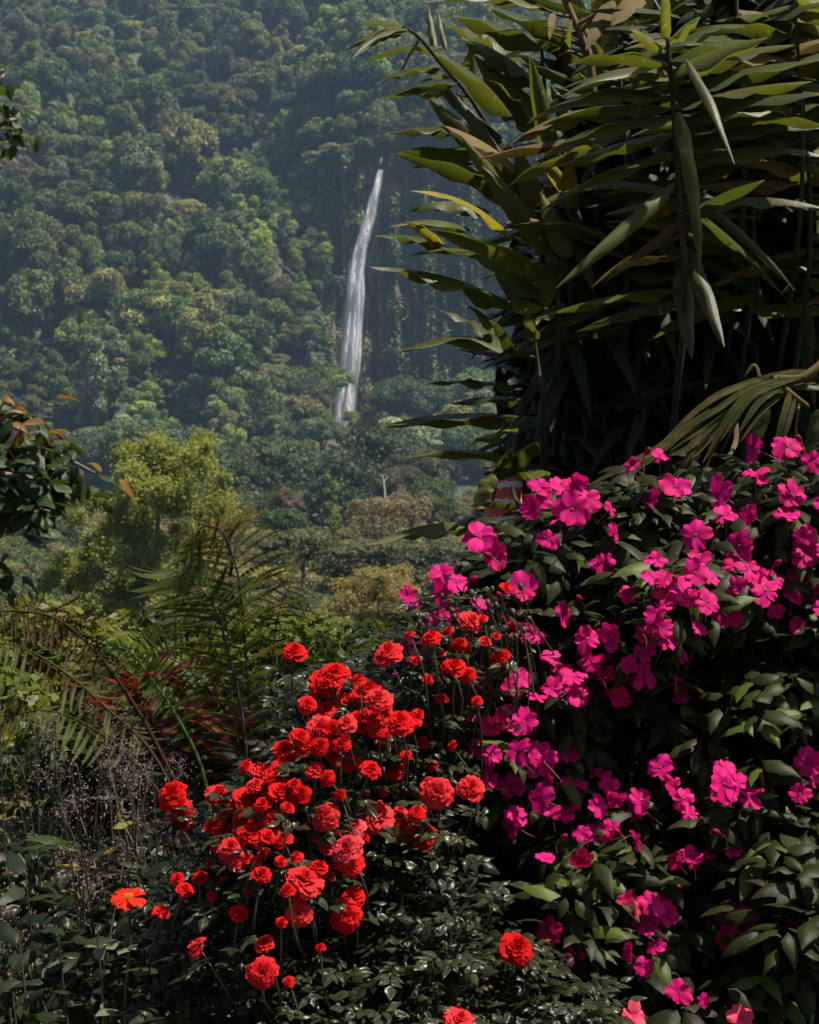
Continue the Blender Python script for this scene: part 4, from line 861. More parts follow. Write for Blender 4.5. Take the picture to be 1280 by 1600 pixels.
# ------------------------------------------------------------------ impatiens hedge
rng = np.random.default_rng(90)
def petal_geo(w=1.0, notch=.12, cup=.1, n=6, m=4, ph=0.):
    V = []; U = []
    for i in range(n + 1):
        t = i / n
        for j in range(2 * m + 1):
            s = j / m - 1
            wd = w * (.08 + .92 * math.sin(min(1, t * 1.06) ** .85 * PI * .72) ** .9) * .5
            ln = t * (1 - notch * math.exp(-(s / .3) ** 2) * t ** 4 - .16 * s * s * t ** 2)
            z = cup * (s * s) * wd * .6 - .13 * t * t + .07 * math.sin(4 * s + ph) * t * t + .05 * t + .04 * math.sin(3 * t + ph)
            V.append((ln, s * wd, z)); U.append((t, j / (2 * m)))
    k = 2 * m + 1
    Q = [[i * k + j, (i + 1) * k + j, (i + 1) * k + j + 1, i * k + j + 1] for i in range(n) for j in range(k - 1)]
    return np.array(V), np.array(Q), np.array(U)
PET = {}
for c in ('magenta', 'coral', 'crimson'):
    PET[c] = [mk('petal', *petal_geo(.8 + .06 * k, .1 + .03 * k, .12 * (k - 1), ph=k * 1.7)[:2], MT[c], petal_geo(.8 + .06 * k, .1 + .03 * k, .12 * (k - 1), ph=k * 1.7)[2]) for k in range(4)]
ge = Geo(); V, Q = sphere((0, 0, .03), (.085, .085, .05), 8, 5); ge.add(V, Q); V, Q = sphere((.03, 0, .06), (.03, .025, .025), 6, 4); ge.add(V, Q)
EYE = ge.mesh('eye', MT['eye'], rnd=False)
PEDI = [Geo().add(*tube(spline([(0, 0, .01), (.12, 0, -.35), (.5, .1 * k, -.95 - .15 * k), (.7, .15 * k, -1.7)], 8), [.03, .04, .035, .03, .03, .03, .03, .03], 5)).mesh('flower', MT['red_stem'], rnd=False) for k in range(3)]
BUD = []
for k in range(2):
    gb = Geo(); V, Q = sphere((0, 0, 0), (.3, .16, .16), 8, 6); gb.add(V, Q); gb.add(*tube(spline([(-.25, 0, 0), (-.7, .05, -.1), (-1.0, .1, -.5)], 6), np.linspace(.05, .03, 6), 5), m=1)
    BUD.append(gb.mesh('bud', [MT['crimson'], MT['red_stem']], rnd=False))
# (px, py, width px, tilt to the side, tilt up)  tilt: 0 faces the camera
IF = """1231 697 60 0 .5;1179 701 52 -1.1 .2;1272 721 54 .3 .2;1181 742 58 .2 1.1;1237 772 66 .4 .4;1231 804 50 .2 1.0;1124 770 62 -.9 .3;1134 804 48 .1 1.2;1087 836 52 -.3 .6;1156 853 64 -.6 .3;1145 882 42 -.4 .9;
1265 834 50 .4 .4;1257 868 58 .3 .6;1254 916 66 .1 .3;1196 922 56 .1 .7;1138 959 76 0 .35;1087 896 64 .1 .4;1076 935 60 -.2 .8;1062 920 46 .5 .5;1025 961 56 -.8 .6;1014 980 52 -.5 .9;1021 901 48 .2 1.0;1040 905 42 .4 .6;942 882 46 .3 .1;961 832 46 .9 .2;
954 794 48 1.0 .3;916 779 48 .3 .5;894 796 66 -.1 .4;877 761 50 .2 .8;845 761 50 -.3 .8;830 796 46 -.5 .1;1055 761 54 -.1 .7;1016 779 38 -.6 .1;987 727 36 -1.0 .8;1031 714 36 .3 1.0;875 941 52 .5 .8;918 998 68 0 .35;957 995 54 -.8 .2;817 920 54 .3 .5;1248 980 52 .3 .4;
750 840 62 -.1 .45;775 870 48 .3 .1;690 895 52 -.3 .7;715 910 40 .4 .5;745 945 46 1.1 .7;1062 1016 50 1.2 .3;1057 1069 46 1.2 -.2;903 1088 54 .2 .3;864 1076 52 -.4 .7;897 1057 48 .2 1.0;927 1035 54 -.9 .7;950 1057 52 .1 .9;980 1076 44 .4 .3;1006 1054 48 .8 .2;965 1046 42 -.3 .6;
1010 997 54 .2 1.0;1040 1001 44 .4 .8;841 997 46 .1 1.1;860 1027 48 .3 1.0;845 1185 64 .1 .3;856 1219 50 -.9 0;811 1174 56 -1.0 .5;940 1209 54 .2 1.35;1032 1200 66 -.5 .6;1051 1226 50 .8 .1;965 1249 48 .2 -.4;999 1260 54 -1.0 .2;1132 1226 68 .7 .2;1133 1200 44 .2 .9;
1265 1192 58 -.2 .1;1250 1241 54 -.4 .7;1272 1215 42 .6 .6;807 1275 46 .4 .7;802 1290 62 -1.1 .1;911 1344 50 .1 -.6;852 1342 38 .2 1.2;927 1299 54 -.3 .8;954 1297 52 1.0 .1;1058 1345 48 -.8 .6;1081 1335 38 .2 .9;1110 1331 36 .5 .8;1017 1412 54 .5 .6;1013 1451 48 -.4 .9;
1024 1478 44 -.9 .9;983 1487 40 -1.1 .2;1004 1510 50 .2 .1;859 1453 50 -.5 .2;899 1494 52 .5 -.2;1062 1551 54 .2 .4;1099 1564 36 .2 .2;640 1014 46 -.3 .1;662 1055 44 .1 .2;609 1055 38 -.4 .5;620 1083 34 .3 .5;752 1061 48 .2 .6;793 1117 50 .1 .3;749 1170 48 -.8 .1;756 946 40 .3 .8;
824 989 44 .3 .9;740 1067 36 -.3 .7;765 1217 44 .6 .2;799 1227 46 .2 .8;834 1183 40 .6 .3;693 964 34 .2 .6;665 970 30 -.3 .4;671 1027 36 .3 .5;770 1180 40 .2 .3;720 1080 36 -.3 .2;815 1060 40 .4 .6;1005 1020 44 -.2 .8;985 1040 46 .3 .7;1110 905 40 .2 .9;1180 895 44 -.2 .8;1105 940 44 .4 .7;1215 955 40 -.3 .9;1285 950 50 0 .5;1290 790 56 0 .5"""
_r = np.random.default_rng(95); IFX = []
for cx, cy, sx_, sy_, n_ in ((760, 1080, 60, 80, 12), (930, 1060, 90, 40, 14), (1080, 930, 90, 60, 10), (1200, 860, 70, 70, 8), (880, 800, 50, 40, 5), (900, 1230, 90, 60, 9), (1060, 1280, 90, 60, 6), (700, 960, 40, 30, 6), (1000, 1450, 70, 60, 6), (1180, 1240, 70, 70, 5)):
    for _ in range(n_): IFX.append((cx + _r.normal() * sx_ * .7, cy + _r.normal() * sy_ * .7, _r.uniform(36, 54), _r.normal() * .7, _r.uniform(-.2, 1.2)))
IFL = [tuple(float(v) for v in q.split()) for q in IF.replace('\n', '').split(';')]
CORAL = [(990, 1587, 48, .2, .6), (1158, 1591, 52, 0, .7)]
CRIM = [(1142, 1435, 56, -.3, .3), (1135, 1467, 42, .4, .1), (1171, 1435, 44, .6, .3), (1241, 1449, 30, .1, .3), (1155, 1455, 36, -.6, .6)]
def d_imp(px, py): return 3.0 - (py - 700) / 900 * .5 + .0001 * (1280 - px) + .1 * math.sin(px * .017 + py * .006) * math.sin(py * .014 + 1.0) - .1 * math.exp(-((py - 900) / 130) ** 2)
BC = [('at the far right top, beneath the drooping dry leaves', 1190, 790), ('below the dark hollow, beside the painted post', 860, 850), ('at the centre right, with the densest flower clusters', 1010, 1040), ('behind the upper rose bush', 745, 1090), ('low at the right edge, with few flowers', 1190, 1260), ('in the middle of the lower right, above the bottom edge', 950, 1350)]
BUSH = []
for nm, bx, by in BC:
    dd = d_imp(bx, by) + .35; p = at(bx, by, dd); p[2] = gz(p[0], p[1])
    BUSH.append(thing('impatiens_bush', 'magenta impatiens bush ' + nm, 'bush', p, 'magenta impatiens bushes'))
def which(px, py, cen): return int(np.argmin([((px - c[1]) / 1.0) ** 2 + ((py - c[2]) / 1.0) ** 2 for c in cen]))
def flower(px, py, w, ts, tu, col, d):
    b = BUSH[which(px, py, BC)]; p = at(px, py, d); rad = w / F * d * .47 * rng.uniform(.78, 1.14)
    n = nrm(np.array([math.sin(ts) * math.cos(tu), -math.cos(ts) * math.cos(tu), math.sin(tu)]))
    up = nrm(np.array([0, 0, 1]) - n * n[2] + 1e-4); roll = rng.uniform(-.35, .35); sd = np.cross(up, n)
    X = -(up * math.cos(roll) + sd * math.sin(roll)); Yv = np.cross(n, X)
    R = np.stack([X, Yv, n], 1)
    f = part('flower', PEDI[int(rng.integers(3))], b, mat4(R, p, rad))
    sub('eye', EYE, f)
    for k in range(5):
        a = k * 2 * PI / 5 + rng.uniform(-.08, .08) + PI
        M = Matrix.Rotation(a, 4, 'Z') @ Matrix.Rotation(rng.uniform(-.42, .22), 4, 'Y') @ Matrix.Rotation(rng.uniform(-.2, .2), 4, 'X') @ Matrix.Diagonal((*([rng.uniform(.8, 1.14)] * 2), 1, 1))
        M.translation = Vector((0, 0, .006 * (k % 3)))
        sub('petal', PET[col][int(rng.integers(4))], f, M)
for px, py, w, ts, tu in IFL + IFX:
    behind = .06 if px < 800 and 930 < py < 1300 else 0
    flower(px, py, w, ts + rng.uniform(-.15, .15), tu + rng.uniform(-.15, .15), 'magenta' if py < 1300 or rng.uniform() < .7 else 'crimson', d_imp(px, py) + rng.uniform(-.05, .05) + behind)
for a in CORAL: flower(*a, 'coral', d_imp(a[0], a[1]) - .05)
for a in CRIM: flower(*a, 'crimson', d_imp(a[0], a[1]) + .1)
for px, py in ((990, 722), (1012, 705), (881, 1308), (1248, 685), (763, 868), (905, 935), (1000, 985), (1150, 870), (965, 1300), (1120, 1300), (780, 930), (1215, 880), (1055, 905), (740, 905)):
    d = d_imp(px, py) - .03; b = BUSH[which(px, py, BC)]
    part('bud', BUD[int(rng.integers(2))], b, mat4(basis((rng.uniform(-1, 1), -.5, .5)), at(px, py, d), 30 / F * d))
# leaves in whorls
ILF = [leaf(1, .40 + .04 * k, 6, 1, 'ovate', .3 + .08 * k, .15, .75 + .12 * k, .12, 2.2, k, .04 * (k - 2)) for k in range(5)]
ILM = [mk('leaf', V, Q, MT['imp_leaf'], U) for V, Q, U in ILF]; ILP = [mk('leaf', V, Q, MT['imp_pale'], U) for V, Q, U in ILF]
ip = np.array([(1420, 660), (1250, 690), (1150, 715), (1000, 725), (960, 740), (840, 765), (770, 830), (700, 890), (650, 960), (610, 1040), (640, 1150), (720, 1250), (760, 1400), (840, 1500), (900, 1640), (1420, 1640)], float)
wh = []
while len(wh) < 720:
    px, py = rng.uniform(600, 1400), rng.uniform(660, 1640)
    if py > 1120 and rng.uniform() < .35: continue
    if inside((px, py), ip): wh.append((px, py, abs(rng.normal()) * .14))
wh.sort(key=lambda a: a[2]); cnt = [0] * len(BC); G = [Geo() for _ in BC]
for i, (px, py, dp) in enumerate(wh):
    d = d_imp(px, py) + dp + .03 + (.1 if px < 800 else 0); c = at(px, py, d); k = which(px, py, BC)
    ax = nrm(np.array([rng.uniform(-.55, .45), rng.uniform(-.75, .1), 1.0])); R0 = basis(np.cross(ax, (0.3, 1, 0)), ax)
    nl = int(rng.integers(5, 9)); ph = rng.uniform(0, 6)
    for j in range(nl):
        a = ph + j * 2 * PI / nl + rng.uniform(-.25, .25); el = rng.uniform(-.25, .35) - (0.25 if j < 3 else 0)
        dv = R0 @ np.array([math.cos(a) * math.cos(el), math.sin(a) * math.cos(el), math.sin(el)]); R = basis(dv, ax + rng.normal(size=3) * .15)
        ln = rng.uniform(.05, .085) * (.55 if j >= nl - 2 and i % 3 == 0 else 1); bp = c + dv * .012 + ax * rng.uniform(-.03, .01)
        q = int(rng.integers(5))
        if cnt[k] < 290 and -30 < px < 1310 and py < 1620:
            part('leaf', (ILP if rng.uniform() < .14 else ILM)[q], BUSH[k], mat4(R, bp, ln)); cnt[k] += 1
        else:
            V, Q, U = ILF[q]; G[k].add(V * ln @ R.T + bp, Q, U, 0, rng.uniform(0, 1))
n = 0
while n < 3600:
    px, py = rng.uniform(600, 1420), rng.uniform(690, 1640)
    if not inside((px, py), ip): continue
    d = d_imp(px, py) + rng.uniform(.22, .85); p = at(px, py + 12, d); k = which(px, py, BC)
    a = rng.uniform(0, 6.28); R = basis((math.cos(a), math.sin(a), rng.uniform(-.9, .3)), (rng.normal() * .3, rng.normal() * .3 - .2, 1)); V, Q, U = ILF[n % 5]
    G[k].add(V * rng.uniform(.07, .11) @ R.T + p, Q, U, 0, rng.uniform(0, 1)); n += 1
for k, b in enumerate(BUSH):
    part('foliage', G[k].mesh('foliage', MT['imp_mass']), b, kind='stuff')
    base = WORLD[b.name]
    for j in range(11):
        px = BC[k][1] + rng.uniform(-150, 150); py = BC[k][2] + rng.uniform(-120, 140)
        if not inside((px - 25, py - 30), ip) or not inside((px + 25, py - 20), ip): continue
        e = at(px, py, d_imp(px, py) + .12 + (.2 if px < 800 else 0)); s = base + [rng.uniform(-.15, .15), rng.uniform(-.1, .1), 0]
        part('stem', Geo().add(*tube(spline([s, (s + e) / 2 + [rng.uniform(-.08, .08), .1, .05], e], 9), np.linspace(.011, .004, 9), 6)).mesh('stem', MT['red_stem'], rnd=False), b)

# ------------------------------------------------------------------ rose bushes
rng = np.random.default_rng(120)
def rose_geo(seed, full=46, open_=1.0):
    """ruffled double bloom: petal tips lie on a low dome, edges crimped"""
    r = np.random.default_rng(seed); g = Geo()
    for k in range(full):
        u = (k + .6) / full; a = k * 2.39996 + r.uniform(-.35, .35)
        rt = (.08 + .92 * u ** .62) * r.uniform(.86, 1.06) * open_; ht = (.5 - .56 * u ** 1.5) + r.uniform(-.05, .06)
        w = (.34 + .5 * u) * r.uniform(.85, 1.2); n, m = 4, 3; V = []; U = []; f = r.uniform(4, 8); ph = r.uniform(0, 6)
        r0 = .03 + .12 * u; bulge = .22 + .12 * u; roll = r.uniform(.05, .2) * (.4 + u)
        for i in range(n + 1):
            t = i / n
            for j in range(2 * m + 1):
                q = j / m - 1; wd = w * (.32 + .68 * math.sin(min(1, t * 1.12) * PI * .6)) * .5; tt = t * (1 - .13 * q * q * t + .05 * math.sin(f * q + ph) * t)
                x = r0 + (rt - r0) * tt ** 1.25 - q * q * wd * .5 * (1.1 - u)
                z = -.18 + (ht + .18) * tt ** .8 + bulge * math.sin(PI * tt) * .35 - roll * tt ** 5 + (.05 * math.sin(f * q + ph) + .03 * math.sin(11 * q + k)) * tt ** 3 + .06 * q * q * tt
                V.append((x, q * wd, z)); U.append((t, j / (2 * m)))
        V = np.array(V); ca, sa = math.cos(a), math.sin(a); V = V @ np.array([[ca, sa, 0], [-sa, ca, 0], [0, 0, 1]]); kk = 2 * m + 1
        Q = [[i * kk + j, (i + 1) * kk + j, (i + 1) * kk + j + 1, i * kk + j + 1] for i in range(n) for j in range(kk - 1)]
        g.add(V, Q, U, 0, .5)
    return g
RM = {c: [rose_geo(700 + k, 38 + 7 * k, (.82, 1.0, 1.1, .95)[k]).mesh('rose', MT[c], rnd=False) for k in range(4)] for c in ('rose', 'rosepink', 'coralrose')}
RB = [rose_geo(720 + k, 22, .8).mesh('rose', MT['rose'], rnd=False) for k in range(2)]
gc = Geo(); V, Q = sphere((0, 0, -.1), (.14, .14, .13), 8, 5); gc.add(V, Q)
for k in range(5):
    V, Q, U = leaf(.42, .16, 4, 1, 'lance', .1, .1, 1.2); a = k * 1.2566; ca, sa = math.cos(a), math.sin(a); gc.add((V + [.06, 0, -.06]) @ np.array([[ca, sa, 0], [-sa, ca, 0], [0, 0, 1]]), Q, U)
CALYX = gc.mesh('calyx', MT['stem'], rnd=False)
gb = Geo(); V, Q = sphere((0, 0, .12), (.2, .2, .3), 8, 6); gb.add(V, Q)
ROSEBUD = gb.mesh('bud', MT['stem'], rnd=False)
gb = Geo(); V, Q = sphere((0, 0, .12), (.2, .2, .3), 8, 6); gb.add(V, Q, m=0); V, Q = sphere((0, 0, .28), (.15, .15, .24), 8, 5); gb.add(V, Q, m=1)
ROSEBUD2 = gb.mesh('bud', [MT['stem'], MT['rose']], rnd=False)
RF = """460 1016 48;604 1018 52;521 1049 52;509 1068 58;574 1075 52;543 1096 50;512 1105 48;587 1114 52;624 1127 52;643 1124 38;499 1136 52;521 1146 54;524 1180 48;674 994 42;738 969 42;710 1039 46;731 1053 32;779 1027 48;717 1005 30;791 916 26;682 1238 60;737 1230 48;643 1235 18;776 992 20;459 1192 58;446 1170 44;474 1205 48;615 1202 42;
266 1239 48;286 1251 28;286 1274 46;342 1239 46;383 1197 30;395 1248 50;386 1276 48;373 1300 48;349 1298 38;360 1324 44;373 1329 38;351 1348 38;369 1348 38;415 1331 30;463 1337 30;410 1364 38;277 1372 28;314 1368 32;290 1388 32;325 1348 22;253 1423 32;373 1425 36;305 1480 48;412 1473 36;426 1278 48;439 1235 44;412 1230 44;
505 1274 56;590 1271 58;625 1269 38;650 1269 34;622 1295 54;662 1304 52;516 1308 54;552 1292 42 p;570 1307 28;540 1325 50 p;550 1345 56;517 1360 36 p;477 1372 58;465 1392 50;467 1427 50;552 1397 54;540 1430 58;500 1352 38;409 1520 52;450 1533 24;424 1500 20;808 1480 54;718 1592 58;590 1090 44;560 1125 44;480 1165 46;495 1200 44;440 1200 40;535 1160 44;410 1205 40;470 1240 40;440 1310 36;400 1310 40;580 1200 36;600 1150 36;448 1390 30;330 1290 28;480 1100 34;560 1060 30;600 1100 34;540 1130 40;500 1165 40;470 1150 34;550 1190 34;510 1215 36;460 1225 34;425 1250 36;400 1225 34;430 1215 32;410 1255 34;370 1260 34;355 1275 32;390 1300 38;420 1305 34;385 1340 30;400 1345 28;340 1320 30;350 1375 24;440 1345 26;570 1235 26;600 1235 24;530 1240 30;635 1180 26;655 1115 26;590 1140 34;450 1260 32;480 1290 30;700 985 24;725 1010 26;760 1000 28;690 1020 26;755 965 22;650 1030 26;800 975 22;670 1060 24;640 990 22;745 1095 26;690 1090 24;705 1165 22;660 1160 28;675 1195 24;330 1400 22;440 1440 26;390 1390 28;500 1480 24"""
RBC = [('climbing highest, in front of the magenta impatiens', 590, 1060), ('spreading left, next to the lilac flower sprays', 370, 1300), ('in front at the centre, with the largest full blooms', 550, 1340), ('low at the bottom, with scattered blooms', 600, 1540)]
def d_rose(px, py): return 2.72 - (py - 950) / 650 * .44 + .05 * math.sin(px * .02 + py * .011) + max(0, 420 - px) * .0008
RBUSH = []; ROSEP = []
for nm, bx, by in RBC:
    p = at(bx, by, d_rose(bx, by) + .42); p[2] = gz(p[0], p[1]); RBUSH.append(thing('rose_bush', 'red rose bush ' + nm, 'bush', p, 'red rose bushes'))
for q in RF.replace('\n', '').split(';'):
    f = q.split(); px, py, w = (float(v) for v in f[:3]); k = which(px, py, RBC); b = RBUSH[k]
    d = d_rose(px, py) + rng.uniform(-.085, .015); p = at(px, py, d); rad = w / F * d * .58 * rng.uniform(.82, 1.08); ROSEP.append((px, py, d, k))
    ts = rng.normal() * .5; tu = rng.uniform(.5, 1.15)
    if (px, py) in ((467, 1427), (409, 1520), (286, 1274), (622, 1295), (540, 1430), (682, 1238)): tu = .35; ts *= .4
    n = np.array([math.sin(ts) * math.cos(tu), -math.cos(ts) * math.cos(tu), math.sin(tu)]); R = basis(np.cross(n, (rng.normal(), .3, rng.normal())), n)
    me = RB[int(rng.integers(2))] if w < 31 else RM['rosepink' if len(f) > 3 else ('coralrose' if 1255 < py < 1330 and px > 500 and rng.uniform() < .6 or rng.uniform() < .2 else 'rose')][int(rng.integers(4))]
    o = part('rose', me, b, mat4(R, p - n * rad * .2, rad)); sub('calyx', CALYX, o)
    base = WORLD[b.name] + [rng.uniform(-.12, .12), rng.uniform(-.06, .06), 0]; e = p - n * rad * .4
    m1 = e - n * .06 - [0, 0, .05]; m2 = base * .45 + m1 * .55 + [rng.uniform(-.05, .05), .2, .02]
    part('stem', Geo().add(*tube(spline([base, m2, m1, e], 12), np.linspace(.0026, .0014, 12), 5)).mesh('stem', MT['stem'], rnd=False), b)
for _ in range(46):
    px, py = rng.uniform(630, 830), rng.uniform(915, 1010)
    if py < 1190 - px * .36 - 10: continue
    d = d_rose(px, py) + rng.uniform(-.03, .08); p = at(px, py, d); b = RBUSH[0]; n = nrm(np.array([rng.normal() * .4, rng.normal() * .3 - .1, 1]))
    part('bud', ROSEBUD if rng.uniform() < .75 else ROSEBUD2, b, mat4(basis(np.cross(n, (1, .3, 0)), n), p, rng.uniform(17, 24) / F * d))
    e = p; s = p - n * .1 - [rng.uniform(-.03, .03), -.04, .06]
    part('stem', Geo().add(*tube(spline([s, (s + e) / 2 + [.008, 0, 0], e], 6), np.linspace(.0018, .0013, 6), 4)).mesh('stem', MT['stem'], rnd=False), b)
RLF = [leaf(1, .5 + .04 * k, 4, 1, 'ovate', .2 + .1 * k, .1, .4 + .15 * k, .1, 2, k) for k in range(4)]
RLM = [mk('leaf', V, Q, MT['rose_leaf'], U) for V, Q, U in RLF]
rp = np.array([(640, 940), (800, 920), (800, 1000), (705, 1110), (690, 1290), (800, 1440), (920, 1500), (1000, 1640), (190, 1640), (225, 1480), (215, 1400), (250, 1340), (300, 1300), (330, 1220), (400, 1180), (440, 1060), (470, 1030), (560, 1010)], float)
sp = []
while len(sp) < 1150:
    px, py = rng.uniform(180, 1000), rng.uniform(900, 1640)
    if inside((px, py), rp): sp.append((px, py, abs(rng.normal()) * .13))
for px, py, d, k in ROSEP:
    for _ in range(2): sp.append((px + rng.normal() * 20, py + 26 + abs(rng.normal()) * 24, rng.uniform(-.02, .03)))
sp.sort(key=lambda a: a[2]); cnt = [0] * 4; G = [Geo() for _ in range(4)]
RD = 0.0
for px, py, dp in sp:
    d = d_rose(px, py) + dp + RD; c = at(px, py, d); k = which(px, py, RBC); a = rng.uniform(0, 6.28)
    ax = nrm(np.array([math.cos(a), math.sin(a) * .8 - .15, rng.uniform(-.35, .3)])); up = nrm(np.array([rng.normal() * .35, rng.normal() * .35 - .15, 1])); R0 = basis(ax, up)
    for j, (s, an) in enumerate(((1.0, 0), (.62, .95), (.62, -.95), (.25, 1.1), (.25, -1.1))):
        dv = R0 @ np.array([math.cos(an), math.sin(an), rng.uniform(-.2, .1)]); bp = c + ax * .034 * s; ln = rng.uniform(.019, .029) * (1.15 if j == 0 else 1); R = basis(dv, up + rng.normal(size=3) * .25); q = int(rng.integers(4))
        if cnt[k] < 295 and 0 < py < 1610: part('leaf', RLM[q], RBUSH[k], mat4(R, bp, ln)); cnt[k] += 1
        else:
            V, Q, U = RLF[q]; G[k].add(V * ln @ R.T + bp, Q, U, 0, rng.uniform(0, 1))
n = 0
while n < 5200:
    px, py = rng.uniform(180, 1000), rng.uniform(960, 1640)
    if not inside((px, py), rp): continue
    d = d_rose(px, py) + rng.uniform(.18, .62); p = at(px, py + 14, d); k = which(px, py, RBC)
    a = rng.uniform(0, 6.28); R = basis((math.cos(a), math.sin(a), rng.uniform(-.6, .3)), (rng.normal() * .5, rng.normal() * .5, 1)); V, Q, U = RLF[n % 4]
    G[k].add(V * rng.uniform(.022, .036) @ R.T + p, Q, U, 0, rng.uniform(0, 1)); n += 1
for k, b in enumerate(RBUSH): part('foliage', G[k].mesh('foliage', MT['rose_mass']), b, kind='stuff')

# ------------------------------------------------------------------ ferns
def pinna_geo(n=22, wl=.11, curl=0.0, droop=.35, seed=0, dead=False):
    """a feather of small leaflets along +X, length 1"""
    r = np.random.default_rng(seed); g = Geo(); t = np.linspace(0, 1, n + 1); a = .12 - droop * t - curl * t ** 2.2
    x = np.concatenate([[0], np.cumsum(np.cos(a[1:])) / n]); z = np.concatenate([[0], np.cumsum(np.sin(a[1:])) / n])
    P = np.stack([x, np.zeros(n + 1), z], 1); g.add(*tube(P, np.linspace(.008, .003, n + 1) * (1.5 if dead else 1), 4))
    for i in range(1, n):
        w = wl * math.sin(PI * (i / n) ** .6) ** .8 * r.uniform(.8, 1.1) * (.35 if dead else 1); T = np.array([math.cos(a[i]), 0, math.sin(a[i])]); N = np.array([-T[2], 0, T[0]])
        for s in (-1, 1):
            d = T * .35 + np.array([0, s, 0]) + N * (-.25 - (1.2 * r.uniform() if dead else 0)); h = T * (.5 / n) * 1.0
            b = P[i]; e = b + nrm(d) * w; g.add([b - h, e - h * .4, e + h * .5, b + h], [[0, 1, 2, 3]])
    return g
PN = {}
for key, mat, kw in (('fern', 'fern', {'n': 26, 'wl': .042, 'droop': .9}), ('gold', 'fern_gold', {'droop': .6, 'wl': .05, 'n': 14}), ('dead', 'fern_dead', {'dead': True, 'n': 14}), ('fresh', 'fern_fresh', {'droop': .9})):
    PN[key] = [pinna_geo(seed=800 + k, curl=(2.5 + k if key == 'dead' else (1.5 * k if key == 'fresh' else .25 * k)), **kw).mesh('pinna', MT[mat], smooth=False, rnd=False) for k in range(3)]
def frond(t, pts, n, plen, kind, seed, side=(1, 0, 0), hang=(0, 0, -.3), mat='cane', w0=.0045, fade=.7, mix=None, start=.12, ang=.35):
    """pts: (px, py, d) along the midrib; leaflets (pinnae) on both sides"""
    r = np.random.default_rng(seed); P = spline([at(*p) for p in pts], 60); T = np.gradient(P, axis=0); o = P[0]
    fr = part('frond', Geo().add(*tube(P[::2], np.linspace(w0, w0 * .3, 30), 5)).mesh('frond', MT[mat], rnd=False, origin=o), t, Matrix.Translation(Vector(o)))
    for i in range(n):
        u = start + (1 - start) * (i + .5) / n; q = min(59, int(u * 59)); tn = nrm(T[q]); sd = nrm(np.asarray(side, float) - tn * (np.asarray(side) @ tn))
        L_ = plen * math.sin(PI * min(1, max(.05, (u - start) / (1 - start) * fade + (1 - fade) * .55))) ** .7
        for s in (-1, 1):
            d = nrm(sd * s + tn * ang + np.asarray(hang) + r.normal(size=3) * .09); up = np.cross(d, tn) * (-s) + np.array([0, 0, .4])
            kd = kind if mix is None or r.uniform() > mix[1] else mix[0]
            M = mat4(basis(d, up), P[q] - o, L_ * r.uniform(.85, 1.12)); sub('pinna', PN[kd][int(r.integers(3))], fr, M)
    return fr
b = at(395, 1300, 3.9); b[2] = gz(b[0], b[1])
t = thing('tall_fern', 'tall yellow-green fern with brown curled tips rising left of the rose bushes', 'fern', b)
frond(t, [(392, 1290, 3.9), (380, 1130, 3.9), (352, 1000, 3.9), (330, 940, 3.9), (290, 900, 3.92), (262, 890, 3.95)], 26, .18, 'fern', 1, ang=.55, hang=(0, 0, .05))
frond(t, [(400, 1290, 3.95), (392, 1150, 4.0), (384, 1020, 4.0), (372, 900, 4.0), (350, 840, 3.98), (322, 822, 3.95)], 28, .18, 'fern', 2, mix=('gold', .25), ang=.5, hang=(0, 0, .05))
frond(t, [(395, 1290, 4.1), (372, 1160, 4.2), (330, 1080, 4.2), (270, 1030, 4.2), (225, 1020, 4.2)], 22, .16, 'fern', 4, ang=.6)
frond(t, [(405, 1290, 4.1), (420, 1150, 4.2), (425, 1040, 4.2), (435, 960, 4.2), (455, 910, 4.2)], 20, .12, 'fern', 5, ang=.5, mix=('dead', .12))
frond(t, [(360, 900, 3.96), (362, 870, 3.9), (348, 832, 3.88), (318, 822, 3.88), (308, 840, 3.88)], 12, .07, 'dead', 6, ang=.2, hang=(0, 0, -.6), mix=('gold', .4))
b = at(320, 1330, 3.5); b[2] = gz(b[0], b[1])
t = thing('drooping_fern', 'dead dark brown fern frond arching to the left edge with hooked leaflets', 'fern', b)
frond(t, [(322, 1320, 3.5), (270, 1215, 3.5), (215, 1110, 3.5), (150, 1020, 3.48), (90, 968, 3.46), (30, 955, 3.44), (-30, 958, 3.42)], 26, .14, 'dead', 11, side=(.6, .4, .5), hang=(0, -.1, -.9), mat='fern_dead', ang=-.1, start=.3, w0=.006)
frond(t, [(310, 1320, 3.6), (240, 1180, 3.6), (170, 1110, 3.6), (100, 1050, 3.6), (30, 1010, 3.6), (-30, 1005, 3.6)], 24, .13, 'fern', 12, side=(.4, .8, .2), hang=(0, -.1, -.9), mat='fern_dead', ang=.0, start=.25, mix=('dead', .15))
frond(t, [(305, 1330, 3.75), (220, 1200, 3.8), (130, 1130, 3.85), (60, 1110, 3.85), (0, 1130, 3.85)], 22, .14, 'fern', 13, side=(.3, .9, .2), hang=(0, 0, -.8), mat='fern_dead', ang=.05, start=.25)
b = at(330, 1330, 3.35); b[2] = gz(b[0], b[1])
t = thing('fresh_fern', 'fresh bright green fern stem with curled young leaflets before the red leaves', 'fern', b)
frond(t, [(335, 1320, 3.35), (315, 1200, 3.35), (270, 1110, 3.35), (235, 1060, 3.35), (205, 1020, 3.34), (180, 1012, 3.33), (172, 1022, 3.33)], 26, .05, 'fresh', 14, side=(.7, .3, .5), hang=(0, -.2, -.2), mat='fern_fresh', ang=.5, start=.15, w0=.0045)
